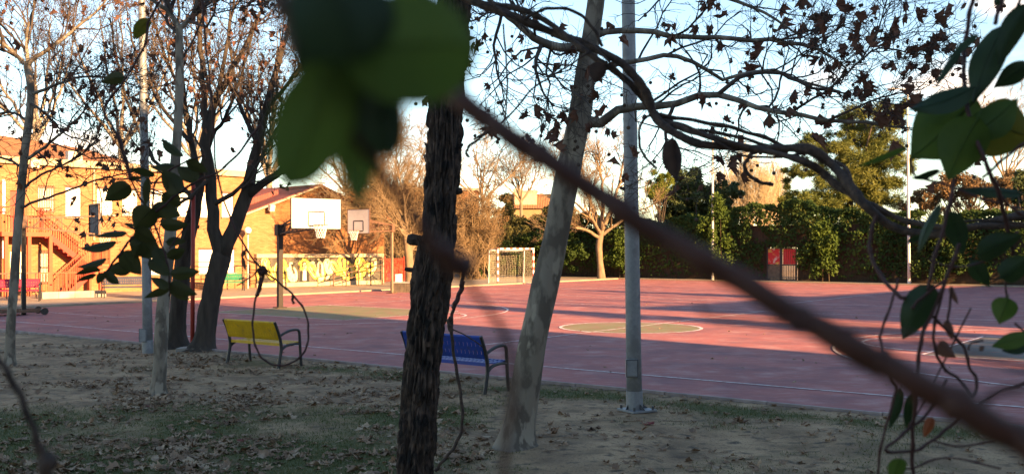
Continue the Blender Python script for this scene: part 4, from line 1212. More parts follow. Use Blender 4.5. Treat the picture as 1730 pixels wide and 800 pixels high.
def bare_tree(label, name, base_d, trunk_pts, limbs, levels, trunk_m, twig_m, seed, group=None, S=20, rings=70, amp=0.012, ridged=True, fz=2.0, fa=3.0,
              leaves=0, leaf_size=0.12, seeds=0, clip=True, cat='tree', trunk_twigs=None, smooth=True):
    g = np.random.default_rng(seed)
    P, r = pxpath(trunk_pts)
    base = P[0]
    zb = gz(base[0], base[1])
    P = P.copy()
    t = thing(name, label, cat, (base[0], base[1], zb), 0, group)
    P = np.vstack([[base[0], base[1], zb - 0.12], P[P[:, 2] > zb + 0.02]]); r = np.concatenate([[r[0] * 1.25], r[-(len(P) - 1):]])
    bark_trunk(P, r, S, rings, amp, fz, fa, seed, ridged).build('trunk', trunk_m, t, smooth=smooth)
    LP, LR = [], []
    for L in limbs:
        q, qr = pxpath(L)
        x = resample(np.column_stack([q, qr]), 17)
        # a little crookedness
        x[1:-1, :3] += g.normal(size=(15, 3)) * (0.06 * np.linalg.norm(x[1, :3] - x[0, :3]))
        MB().tube(x[:, :3], x[:, 3], 9).build('limb', trunk_m if qr[0] > 0.028 else twig_m, t, smooth=True)
        LP.append(x[:, :3]); LR.append(x[:, 3])
    if trunk_twigs:
        x = resample(np.column_stack([P, r]), 17); LP.append(x[:, :3]); LR.append(x[:, 3] * 0.3)
    gen = grow(np.array(LP), np.array(LR), levels, g)
    b = MB()
    tips = []
    for i, (Q, Qr) in enumerate(gen):
        if clip: Q, Qr = filt(Q, Qr)
        if not len(Q): continue
        V, F = tube_arrays(Q, Qr, 5 if Qr[:, 0].max() > 0.02 else 3); b.add(V, F)
        if i >= len(gen) - 2: tips.append(Q[:, -1]); tips.append(Q[:, -2])
    b.build('twigs', twig_m, t, kind='stuff', smooth=True)
    tips = np.vstack(tips)
    if clip:
        px = CX + tips[:, 0] / tips[:, 1] * FPX; py = HZ - (tips[:, 2] - EYE) / tips[:, 1] * FPX
        tips = tips[(px > -20) & (px < 1750) & (py > -20) & (py < 560)]
    if leaves:
        leaf_parts(t, tips[g.integers(len(tips), size=leaves)], leaf_size, g)
    if seeds:
        seed_balls(t, tips[g.integers(len(tips), size=seeds)], 0.019, g)
    return t

def clump(b, cen, rad, n, size, g, aspect=0.6, shell=0.5, droop=0.0, radial=0.0):
    """n small leaf quads spread through each of the clumps"""
    cen = np.asarray(cen, float); rad = np.asarray(rad, float).reshape(len(cen), -1)
    if rad.shape[1] == 1: rad = np.repeat(rad, 3, 1)
    c = np.repeat(cen, n, 0); rr = np.repeat(rad, n, 0); m = len(c)
    u = nrm(g.normal(size=(m, 3)))
    p = c + u * rr * (g.uniform(0, 1, m) ** shell)[:, None]
    ax = nrm(g.normal(size=(m, 3)) + u * radial + np.array((0, 0, -droop)))
    nn = nrm(np.cross(ax, g.normal(size=(m, 3)) ))
    s = size * g.uniform(0.6, 1.3, m)[:, None]
    A = ax * s / 2; B = nn * s * aspect / 2
    V = np.stack([p - A, p + B, p + A, p - B], 1).reshape(-1, 3)
    return b.add(V, np.arange(m * 4).reshape(m, 4))

# ------------------------------------------------------------------ ivy hedge along the far edge
def u_at(px, v):
    k = (px - CX) / FPX
    b = CA + CV * v
    return (k * b[1] - b[0]) / (CU[0] - k * CU[1])
HV = 47.9
ug0, ug1 = u_at(1296, HV), u_at(1347, HV)
HU0, HU1 = u_at(775, HV), 46.0
hp = ct((HU0 + HU1) / 2, HV)
hedge = thing('ivy_hedge', 'long dark ivy covered wall along the far side of the court', 'hedge', hp, UANG)
core = mat('ivy_stem_thicket', (0.035, 0.024, 0.015), (0.06, 0.04, 0.024), scale=4, rough=1.0, stretch=(3, 3, 0.6), obj_coords=False, bump=0.8, bscale=20)
def hl(u, z=0.0, dv=0.0):
    return np.array((u - (HU0 + HU1) / 2, dv, z))
w_ = MB()
for a, b, z0, z1 in ((HU0, ug0, -0.1, 3.5), (ug1, HU1, -0.1, 3.5), (ug0, ug1, 2.12, 3.5)):
    c = (hl(a) + hl(b)) / 2
    w_.box((c[0], 0.3, (z0 + z1) / 2), (b - a, 0.4, z1 - z0))
w_.build('wall', core, hedge, world=False)
g = np.random.default_rng(21)
def hedge_h(u):
    return 4.2 + 0.8 * mnoise.noise((u * 0.16, 1.3, 0)) + 0.5 * mnoise.noise((u * 0.5, 7.7, 0)) + 0.22 * mnoise.noise((u * 1.7, 2.7, 0))
def hedge_leaves(n, name, m, sel, size):
    us = g.uniform(HU0, HU1, n); P = np.empty((n, 3)); keep = np.zeros(n, bool)
    for i, u in enumerate(us):
        h = hedge_h(u)
        z = h * (1 - g.uniform() ** 1.7 * 0.93)
        bul = 0.30 + 0.5 * mnoise.noise((u * 0.45, z * 0.5, 4.1)) + 0.30 * mnoise.noise((u * 1.3, z * 1.1, 8.2))
        bul *= min(1.0, 0.35 + z * 0.35)
        dv = -max(0.02, bul) + g.uniform(-0.1, 0.1)
        if g.uniform() < 0.16:
            z = h + g.uniform(-0.15, 0.12); dv = g.uniform(-0.3, 0.6)
        gap = mnoise.noise((u * 0.8, z * 0.9, 31.0))
        s = mnoise.noise((u * 0.22, z * 0.35, 55.0))
        inside_gate = ug0 - 0.05 < u < ug1 + 0.05 and z < 2.12
        keep[i] = (not inside_gate) and gap > -0.42 and not (z < 0.75 and g.uniform() < 0.75) and sel(s)
        P[i] = hl(u, z, dv)
    P = P[keep]; m_ = len(P)
    ax = nrm(g.normal(size=(m_, 3)) * (1, 0.6, 0.7) + np.array((0, -0.25, -0.9)))
    bx = nrm(np.cross(ax, np.array((0, -1.0, 0.35)) + g.normal(size=(m_, 3)) * 0.7))
    s = size * g.uniform(0.6, 1.35, m_)[:, None]
    V = np.stack([P - ax * s * 0.5, P + bx * s * 0.4 - ax * s * 0.1, P + ax * s * 0.6, P - bx * s * 0.4 - ax * s * 0.1], 1).reshape(-1, 3)
    MB().add(V, np.arange(m_ * 4).reshape(m_, 4)).build(name, m, hedge, world=False, kind='stuff')
hedge_leaves(62000, 'foliage', M['ivy'], lambda s: s < 0.22, 0.17)
hedge_leaves(30000, 'young_foliage', M['ivylight'], lambda s: s > 0.16, 0.17)

# hanging ivy bushes that stand proud of the wall
def ivy_bush(label, px, w, h, m, n):
    u = u_at(px, HV - 0.9); p = ct(u, HV - 0.9)
    t = thing('ivy_bush', label, 'bush', p, UANG, 'ivy bushes bulging from the hedge')
    b = MB(); cs, rs = [], []
    for i in range(26):
        z = g.uniform(0.12, 1) ** 0.8 * h; k = math.sin(math.pi * min(1, 0.25 + 0.7 * z / h)) 
        cs.append((g.normal() * w * 0.26 * k, g.uniform(-0.3, 0.5), z)); rs.append((0.42, 0.4, 0.55))
    clump(b, cs, rs, n, 0.19, g, 0.65, 0.45, droop=0.9)
    b.build('foliage', m, t, world=False, kind='stuff')
    s = MB()
    for i in range(4):
        x = g.normal() * w * 0.12
        s.tube([(x * 1.4, 0.45, -0.05), (x, 0.3, h * 0.4), (x * 1.6 + g.normal() * 0.1, 0.1, h * 0.8)], [0.04, 0.03, 0.012], 5)
    s.build('stems', core, t, world=False)
ivy_bush('pale green ivy bush bulging beside the right side of the red patched gate', 1391, 2.3, 3.6, M['ivylight'], 95)
ivy_bush('tall yellow green ivy bush behind the central thin lamp post', 1208, 2.6, 5.2, M['ivylight'], 110)
ivy_bush('narrow ivy bush just left of the thick grey lamp post', 1050, 1.7, 3.3, M['ivylight'], 80)
ivy_bush('dark ivy bush low down right of the thin right hand lamp post', 1590, 3.2, 3.4, M['ivy'], 110)

# red patched gate in the hedge
gm = (ct(ug0, HV - 0.05) + ct(ug1, HV - 0.05)) / 2
hg = thing('hedge_gate', 'steel gate with red sheets and dark bars set in the ivy hedge', 'gate', (gm[0], gm[1], 0.06), UANG)
gw = (ug1 - ug0); MB_ = MB
redsheet = mat('red_sheet_with_pale_streaks', (0.60, 0.03, 0.035), (0.62, 0.22, 0.19), scale=3.0, rough=0.5, stretch=(5, 1, 0.35), lo=0.56, hi=0.72)
poster = mat('torn_poster_patchwork', (0.55, 0.04, 0.04), (0.55, 0.38, 0.32), scale=3.2, rough=0.7, lo=0.54, hi=0.62, c3=(0.55, 0.33, 0.08), s3=2.0, lo3=0.55, hi3=0.6)
for z in (0.06, 0.98, 2.0):
    MB().box((0, 0, z), (gw - 0.02, 0.06, 0.07)).build('rail', M['black'], hg, world=False)
for x in (-gw / 2 + 0.04, -0.08, 0.0, gw / 2 - 0.04):
    MB().box((x, 0.0, 1.03), (0.07, 0.075, 2.06)).build('post', M['black'], hg, world=False)
MB().box((gw * 0.25 + 0.01, 0.02, 1.49), (gw * 0.5 - 0.16, 0.02, 0.94)).build('red_sheet', redsheet, hg, world=False)
MB().box((-gw * 0.25 - 0.02, 0.02, 1.49), (gw * 0.5 - 0.2, 0.02, 0.94)).build('poster_sheet', poster, hg, world=False)
MB().box((-gw * 0.25 - 0.02, 0.02, 0.52), (gw * 0.5 - 0.2, 0.02, 0.84)).build('grey_sheet', M['stone'], hg, world=False)
for i in range(8):
    MB().box((0.1 + (gw / 2 - 0.2) * i / 7, -0.005, 0.52), (0.035, 0.035, 0.86)).build('bar', M['black'], hg, world=False)
for i in range(6):
    MB().box((0.14 + (gw / 2 - 0.28) * i / 5, -0.005, 1.49), (0.022, 0.028, 0.94)).build('bar', M['redsteel'], hg, world=False)

# ------------------------------------------------------------------ evergreens and shrubs beyond the hedge
def evergreen(label, name, px, d, base_z, clumps, m, leaf, n, trunk=None, aspect=0.5, radial=0.0, droop=0.0, bark='darkbark', group=None, seed=1, twigs=0, twig_m=None, cat='tree', shell=0.5):
    """clumps: list of photo ellipses (px,py,rx,ry,count) filled with leaf clumps in depth too"""
    gg = np.random.default_rng(seed)
    p = at(px, HZ, d); t = thing(name, label, cat, (p[0], p[1], base_z), 0, group)
    k = d / FPX; cs, rs = [], []
    for (x, y, rx, ry, cnt) in clumps:
        c = at(x, y, d)
        for i in range(cnt):
            q = nrm(gg.normal(size=3)) * (gg.uniform() ** 0.45)
            cs.append(c + q * np.array((rx * k, (rx + ry) / 2 * k * 1.1, ry * k)))
            r = gg.uniform(0.35, 0.8) * (min(rx, ry) * k) * 0.42 + 0.12
            rs.append((r, r, r * 0.8))
    b = MB(); clump(b, cs, rs, n, leaf, gg, aspect, shell, droop, radial)
    b.build('crown', m, t, kind='stuff')
    tr = MB(); top = np.mean(np.array(cs), 0); zt = max(c[2] for c in cs)
    if trunk is None: trunk = 0.16
    h = (zt - base_z) * 0.85
    tr.tube([(p[0], p[1], base_z - 0.1), (p[0] + 0.1, p[1], base_z + h * 0.35), ((p[0] + top[0]) / 2, p[1], base_z + h * 0.7), (top[0], p[1], base_z + h)], [trunk, trunk * 0.8, trunk * 0.5, trunk * 0.15], 9)
    tr.build('trunk', M[bark], t, smooth=True)
    sel = gg.permutation(len(cs))[:10]
    for i in sel:
        z0 = base_z + h * gg.uniform(0.3, 0.8)
        f = (z0 - base_z) / h
        a = np.array((p[0] + (top[0] - p[0]) * f, p[1], z0)); c = np.array(cs[i])
        MB().tube([a, (a + c) / 2 + np.array((0, 0, -0.1)), c], [trunk * 0.45, trunk * 0.28, trunk * 0.1], 6).build('limb', M[bark], t, smooth=True)
    if twigs:
        base_ = [];
        for i in gg.permutation(len(cs))[:40]:
            c = np.array(cs[i]); a = np.array((p[0] + gg.normal() * 0.6, p[1] + gg.normal() * 0.5, base_z))
            x = resample(np.stack([a, (a * 0.45 + c * 0.55) + gg.normal(size=3) * 0.25, c]), 9); base_.append(x)
        base_ = np.array(base_); rr = np.full(base_.shape[:2], 0.03)
        gen = grow(base_, rr, [dict(n=twigs, L=1.3, ang=40, up=0.12, k=4, rmin=0.011, wob=0.25), dict(n=5, L=0.7, ang=45, up=0.08, k=3, rmin=0.009, wob=0.25)], gg)
        s = MB(); V, F = tube_arrays(base_, rr, 4); s.add(V, F)
        for Q, q in gen:
            V, F = tube_arrays(Q, q, 3); s.add(V, F)
        s.build('twigs', twig_m or M['paletwig'], t, kind='stuff')
    return t

evergreen('broad umbrella pine towering over the right of the ivy hedge', 'pine_tree', 1436, 68.0, -0.05,
          [(1400, 250, 60, 32, 26), (1460, 215, 62, 38, 34), (1500, 270, 55, 40, 28), (1350, 300, 34, 22, 12), (1440, 320, 60, 32, 24), (1380, 350, 45, 24, 16), (1490, 360, 45, 24, 14), (1515, 190, 26, 22, 12), (1340, 355, 26, 18, 9), (1420, 290, 70, 50, 40), (1410, 390, 70, 30, 30), (1460, 250, 60, 66, 46), (1360, 370, 44, 34, 22), (1480, 330, 56, 40, 30), (1350, 400, 50, 26, 24), (1500, 390, 50, 30, 24), (1420, 345, 60, 36, 34), (1345, 335, 36, 28, 16)],
          M['pineneedle'], 0.34, 330, trunk=0.30, aspect=0.11, radial=2.2, shell=0.7, seed=31)
evergreen('bright lime green young pine left of the dark conifer beyond the hedge', 'pine_tree', 1114, 73.0, -0.05,
          [(1114, 312, 22, 26, 22), (1106, 330, 16, 12, 8), (1128, 300, 12, 12, 6)], M['limeneedle'], 0.28, 260, trunk=0.13, aspect=0.13, radial=2.0, shell=0.7, seed=32)
evergreen('dark bushy conifer in the middle beyond the hedge', 'conifer_tree', 1185, 76.0, -0.05,
          [(1165, 318, 36, 34, 26), (1210, 345, 34, 34, 24), (1150, 360, 36, 26, 18), (1235, 320, 20, 28, 12), (1190, 385, 60, 30, 34), (1140, 345, 44, 40, 26), (1180, 350, 50, 36, 30), (1225, 375, 40, 24, 18)], M['darkneedle'], 0.30, 210, trunk=0.2, aspect=0.3, radial=0.6, seed=33)
evergreen('rounded dark green shrub behind the goal', 'evergreen_shrub', 905, 70.0, 0.0,
          [(890, 425, 40, 32, 26), (930, 405, 34, 30, 20), (850, 440, 32, 26, 16), (965, 430, 30, 30, 14), (815, 450, 24, 22, 10)], M['ivy'], 0.20, 190, trunk=0.1, seed=34, cat='shrub')
evergreen('olive green conical conifer before the distant orange roof', 'conifer_tree', 858, 74.0, 0.0,
          [(858, 384, 32, 40, 40), (855, 348, 18, 24, 16), (872, 415, 36, 24, 20)], M['oliveleaf'], 0.22, 210, trunk=0.13, aspect=0.3, radial=0.5, seed=35)
evergreen('olive green bush right of the goal below the orange roof', 'evergreen_shrub', 925, 76.0, 0.0,
          [(925, 374, 30, 28, 30), (958, 380, 30, 28, 22), (895, 392, 28, 24, 18)], M['oliveleaf'], 0.22, 190, trunk=0.1, seed=36, cat='shrub')
evergreen('brown twiggy shrub mass just right of the rough bark trunk', 'bare_shrub', 800, 67.0, 0.0,
          [(805, 360, 46, 62, 56), (775, 385, 38, 60, 40), (835, 340, 30, 44, 26)], M['brownleaf'], 0.11, 90, trunk=0.07, seed=37, twigs=26, cat='shrub')
evergreen('brown twiggy shrub mass left of the rough bark trunk', 'bare_shrub', 690, 66.0, 0.0,
          [(685, 355, 42, 62, 50), (715, 365, 36, 64, 36), (650, 350, 34, 56, 36)], M['brownleaf'], 0.10, 70, trunk=0.07, seed=38, twigs=26, cat='shrub')
evergreen('orange brown leafy tree at the right edge beyond the hedge', 'brown_leaved_tree', 1640, 66.0, 0.0,
          [(1605, 322, 52, 28, 34), (1660, 330, 48, 34, 32), (1565, 345, 40, 24, 20), (1705, 325, 46, 34, 26)], M['brownleaf'], 0.19, 170, trunk=0.16, seed=39, twigs=5)
evergreen('dark evergreen at the far right edge behind the large vine leaves', 'conifer_tree', 1725, 62.0, 0.0,
          [(1735, 315, 30, 34, 20)], M['darkneedle'], 0.26, 190, trunk=0.2, aspect=0.3, radial=0.6, seed=40)

# ------------------------------------------------------------------ bare trees far and near
LV_FAR = [dict(n=9, L=2.6, ang=38, up=0.16, k=5, rmin=0.03, f0=0.25), dict(n=7, L=1.5, ang=40, up=0.12, k=4, rmin=0.017), dict(n=6, L=0.9, ang=40, up=0.1, k=3, rmin=0.012)]
def vase(px, py, d, h, w, lean, n, gg, tk=1.0):
    """limbs rising from a fork at (px,py), tips h px higher spread over w px"""
    out = []
    for i in range(n):
        f = (i + 0.5) / n * 2 - 1 + gg.normal() * 0.12
        x1 = px + f * w + lean; hh = h * (1 - 0.35 * abs(f)) * gg.uniform(0.8, 1.1)
        dd = d + gg.normal() * w * d / FPX * 0.5
        out.append([(px, py, d, 7 * tk), (px + f * w * 0.35, py - hh * 0.3, (2 * d + dd) / 3, 5.2 * tk), (px + f * w * 0.75 + lean * 0.5, py - hh * 0.66, (d + 2 * dd) / 3, 3.4 * tk), (x1, py - hh, dd, 1.4 * tk)])
    return out
gg = np.random.default_rng(3)
bare_tree('bare vase shaped tree glowing in the sun in front of the hedge', 'bare_tree', 70,
          [(1016, 471.5, 68, 15), (1014, 445, 68, 11), (1012, 415, 68, 11), (1016, 388, 68, 10)],
          [[(1016, 392, 68, 8), (1003, 355, 68, 6), (990, 310, 69, 4), (978, 262, 69, 2)], [(1016, 390, 68, 8), (1019, 340, 67, 6), (1015, 290, 67, 4), (1010, 240, 66, 2)],
           [(1016, 390, 68, 8), (1036, 345, 68, 6), (1048, 300, 69, 4), (1056, 250, 69, 2)], [(1013, 402, 68, 6), (990, 388, 67, 5), (965, 385, 66, 3), (940, 392, 66, 1.5)], [(1016, 398, 68, 6), (1042, 378, 68, 5), (1066, 362, 69, 3), (1088, 352, 69, 1.5)], [(1014, 396, 68, 6), (1000, 370, 66, 5), (975, 345, 65, 3), (955, 330, 65, 1.5)]],
          [dict(n=10, L=2.2, ang=36, up=0.18, k=5, rmin=0.022, f0=0.2), dict(n=7, L=1.3, ang=38, up=0.14, k=4, rmin=0.015), dict(n=5, L=0.8, ang=40, up=0.1, k=3, rmin=0.011)],
          M['palebark'], M['paletwig'], 51, S=12, rings=30, amp=0.01)
bare_tree('bare tan trunk with brushy twigs beside the red gate', 'bare_tree', 52,
          [(694, 487, 52.5, 19), (692, 455, 52.5, 15), (690, 425, 52.5, 14), (686, 395, 52.5, 12)],
          [[(686, 398, 52.5, 6.0), (668, 360, 52, 4.2), (640, 325, 51, 3.0), (600, 300, 51, 1.2)], [(686, 398, 52.5, 6.0), (684, 350, 52.5, 4.2), (675, 300, 52, 2.4), (660, 250, 52, 1.2)], [(688, 410, 52.5, 4.8), (700, 380, 53, 3.6), (718, 350, 53, 2.4), (742, 320, 53, 1.2)],
           [(686, 400, 52.5, 4.8), (660, 375, 51, 3.6), (630, 365, 50, 2.4), (590, 360, 50, 1.2)], [(690, 430, 52.5, 4.2), (704, 410, 53, 3.0), (712, 395, 53, 1.8), (720, 385, 53, 0.9)], [(686, 396, 52.5, 4.8), (694, 350, 53, 3.6), (706, 300, 54, 2.4), (716, 255, 54, 1.2)], [(685, 385, 52.5, 5), (650, 340, 52.5, 4), (620, 290, 53, 3), (585, 262, 53, 1.2)], [(684, 380, 52.5, 5), (655, 350, 53.5, 4), (615, 335, 54, 3), (570, 325, 54, 1.2)], [(686, 390, 52.5, 5), (650, 385, 51.5, 4), (620, 390, 51, 3), (585, 400, 51, 1.2)], [(686, 385, 52.5, 5), (665, 330, 53.5, 4), (640, 290, 54, 3), (625, 250, 54, 1.2)]],
          [dict(n=14, L=2.0, ang=42, up=0.08, k=5, rmin=0.016, f0=0.15), dict(n=10, L=1.25, ang=42, up=0.05, k=4, rmin=0.012), dict(n=6, L=0.7, ang=42, up=0.04, k=3, rmin=0.009)],
          M['palebark'], M['paletwig'], 52, S=14, rings=40, amp=0.02)
far = [('tall bare tree behind the left end of the school roof', 60, 62, 235, 250, 120, 7), ('tall bare tree behind the school roof near the bluish lamp post', 205, 64, 245, 255, 110, 6), ('tall bare tree rising behind the corner of the tan school', 330, 66, 270, 270, 105, 6),
       ('tall bare tree behind the gabled hall roof', 455, 70, 300, 290, 110, 7), ('pale bare tree right behind the gabled hall', 585, 76, 320, 180, 95, 9), ('pale bare tree beyond the brown shrubs left of the rough trunk', 655, 84, 330, 130, 80, 8), ('pale bare tree beyond the brown shrubs right of the rough trunk', 815, 88, 335, 110, 70, 8),
       ('small bare tree over the distant orange roof', 880, 92, 335, 75, 42, 7), ('thin bare tree behind the leaning pale trunk', 950, 96, 330, 95, 45, 7), ('bare tree top at the extreme right behind the big leaves', 1700, 84, 300, 140, 60, 7)]
for i, (lab, px, d, fy, h, w, n) in enumerate(far):
    gg = np.random.default_rng(60 + i)
    k = 70.0 / d
    lv = [dict(n=7, L=3.0, ang=36, up=0.14, k=5, rmin=0.026, f0=0.25), dict(n=6, L=1.8, ang=40, up=0.1, k=4, rmin=0.016), dict(n=5, L=1.0, ang=42, up=0.06, k=3, rmin=0.013)]
    if i > 4: lv = [dict(l, L=l['L'] * 0.75) for l in lv]
    bare_tree(lab, 'bare_tree', d, [(px, HZ + 2 * FPX / d - 0.01, d, 14 if i < 4 else 8), (px + 1, 380, d, 12 if i < 4 else 6), (px, fy, d, 11 if i < 4 else 5)], vase(px, fy + 6, d, h, w, gg.normal() * 12, n, gg, 1.0 if i < 4 else 0.5),
              lv, M['palebark'] if i > 3 else M['planebark'], M['paletwig'] if i > 3 else M['fartwig'], 80 + i, S=10, rings=20, amp=0.01, group='bare trees beyond the buildings')
pop_lab = ['leftmost of the pale bare poplars beyond the hedge', 'second pale bare poplar from the left beyond the hedge', 'third pale bare poplar from the left beyond the hedge', 'middle pale bare poplar beyond the hedge', 'third pale bare poplar from the right beyond the hedge', 'second pale bare poplar from the right beyond the hedge', 'rightmost of the pale bare poplars beyond the hedge']
for i in range(7):
    gg = np.random.default_rng(140 + i)
    px = 1230 + i * 14 + gg.normal() * 3; d = 98 + gg.uniform(-8, 8); fy = 398 + gg.uniform(-8, 8); h = gg.uniform(88, 128)
    bare_tree(pop_lab[i], 'poplar_tree', d, [(px, HZ + 2 * FPX / d - 0.01, d, 6), (px, 405, d, 5), (px, fy, d, 4.5)], vase(px, fy + 4, d, h, 10, gg.normal() * 4, 7, gg, 0.42),
              [dict(n=8, L=2.6, ang=22, up=0.28, k=4, rmin=0.017, wob=0.12, f0=0.1), dict(n=6, L=1.5, ang=26, up=0.25, k=3, rmin=0.013, wob=0.14), dict(n=4, L=0.9, ang=28, up=0.2, k=3, rmin=0.010, wob=0.14)],
              M['palebark'], M['poplartwig'], 150 + i, S=8, rings=16, amp=0.01, group='poplars beyond the hedge')

# off-frame trees on the right whose shadows streak the court
for i, (w, k, h, lab) in enumerate(((24.0, 8, 9.5, 'dark evergreen standing off to the right of the near court'), (37.6, 0, 8.6, 'slim dark evergreen off to the right of the handball court'))):
    p = wk(w, k); t = thing('evergreen_tree', lab, 'tree', (p[0], p[1], -0.06), 0, 'evergreens right of the playground')
    gg = np.random.default_rng(170 + i); cs = []
    for j in range(55):
        z = gg.uniform(0.18, 1.0); cs.append((gg.normal() * 0.55 * math.sin(math.pi * (0.15 + 0.8 * z)), gg.normal() * 0.55 * math.sin(math.pi * (0.15 + 0.8 * z)), z * h))
    b = MB(); clump(b, cs, np.full((55, 1), 0.6), 90, 0.28, gg, 0.5); b.build('crown', M['darkneedle'], t, world=False, kind='stuff')
    MB().tube([(0, 0, -0.1), (0, 0, h * 0.5), (0, 0, h * 0.95)], [0.2, 0.13, 0.03], 9).build('trunk', M['darkbark'], t, world=False)
gg = np.random.default_rng(175)
for i, (w, k, h) in enumerate(((19.4, 9.0, 5.0), (21.0, 9.6, 5.6), (22.4, 8.8, 5.1))):  # unseen bushes added to give the court shade a soft, broken edge
    p = wk(w, k); t = thing('shade_bush', ('nearest', 'middle', 'farthest')[i] + ' of three tall unseen bushes added right of the near court for their shade', 'bush', (p[0], p[1], -0.06), 0, 'unseen shade bushes added right of the near court')
    cs = [(gg.normal() * 0.6, gg.normal() * 0.6, gg.uniform(0.1, 1) ** 0.8 * (h - 0.5)) for j in range(46)]
    b = MB(); clump(b, cs, np.full((46, 1), 0.62), 90, 0.2, gg, 0.5); b.build('foliage', M['ivy'], t, world=False, kind='stuff')
    MB().tube([(0, 0, -0.1), (0, 0, h * 0.5), (0, 0, h * 0.85)], [0.12, 0.08, 0.03], 8).build('trunk', M['darkbark'], t, world=False)
gg = np.random.default_rng(177)
for i, w in enumerate((26.6, 27.9, 29.1, 30.6, 31.4, 32.8, 34.3, 35.2, 36.4, 39.6, 41.2, 43.5)):
    p = wk(w, gg.uniform(-1, 6)); h = gg.uniform(7.5, 10)
    t = thing('bare_tree', 'young bare tree off to the right of the playground, one of a long row', 'tree', (p[0], p[1], -0.06), 0, 'row of young bare trees right of the playground')
    P = np.array([(gg.normal() * 0.06 * j, gg.normal() * 0.06 * j, h * j / 8) for j in range(9)]); r = np.linspace(0.13, 0.02, 9)
    MB().tube(P, r, 8).build('trunk', M['planebark'], t, world=False, smooth=True)
    gen = grow(P[None], r[None], [dict(n=14, L=2.2, ang=38, up=0.2, k=5, rmin=0.02, f0=0.35), dict(n=5, L=1.0, ang=40, up=0.1, k=4, rmin=0.01), dict(n=3, L=0.6, ang=40, up=0.1, k=3, rmin=0.007)], gg)
    b = MB()
    for Q, q in gen:
        V, F = tube_arrays(Q, q, 4); b.add(V, F)
    b.build('twigs', M['twig'], t, world=False, kind='stuff')

# distant buildings beyond the trees
def far_building(label, px0, px1, d, ytop, roof_m, wall_m, chim, rh=0.0):
    p0, p1 = at(px0, HZ, d), at(px1, HZ, d); L = p1[0] - p0[0]; h = EYE - (ytop - HZ) / FPX * d
    t = thing('distant_building', label, 'building', ((p0[0] + p1[0]) / 2, d, 0))
    MB().box((0, 4, h / 2 - 0.5), (L, 8, h + 1)).build('wall', wall_m, t, world=False)
    if rh:
        r = MB(); r.add([(-L / 2 - 0.3, -0.4, h), (L / 2 + 0.3, -0.4, h), (L / 2 + 0.3, 4, h + rh), (-L / 2 - 0.3, 4, h + rh), (-L / 2 - 0.3, 8.4, h), (L / 2 + 0.3, 8.4, h)], [[0, 1, 2, 3], [3, 2, 5, 4]])
        ro = r.build('roof', roof_m, t, world=False)
    else:
        ro = MB().box((0, 4, h + 0.15), (L + 0.4, 8.4, 0.3)).build('roof', roof_m, t, world=False)
    for (px, y0, wd) in chim:
        x = (px - CX) / FPX * (d + 2) - (p0[0] + p1[0]) / 2; zt = EYE - (y0 - HZ) / FPX * (d + 2)
        MB().box((x, 2, (h + zt) / 2), (wd, wd, zt - h + 0.5)).build('chimney', M['band'], ro, world=False)
        MB().box((x, 2, zt + 0.1), (wd + 0.2, wd + 0.2, 0.16)).build('chimney_cap', M['concrete'], ro, world=False)
    n = max(2, int(L / 3))
    for i in range(n):
        for z in (1.6, 4.6):
            if z + 1 < h: MB().box((-L / 2 + (i + 0.5) * L / n, 0.0, z), (1.0, 0.08, 1.3)).build('window', M['glass'], t, world=False)
far_building('long distant brick block with a pale roof line behind the brown shrubs', 585, 805, 108, 322, M['band'], M['redbrick'], [])
far_building('distant low building with orange tiled roof and chimneys', 866, 955, 118, 352, M['tile'], M['ochre'], [(874, 322, 0.9), (888, 326, 2.6), (948, 322, 0.7)], 1.9)

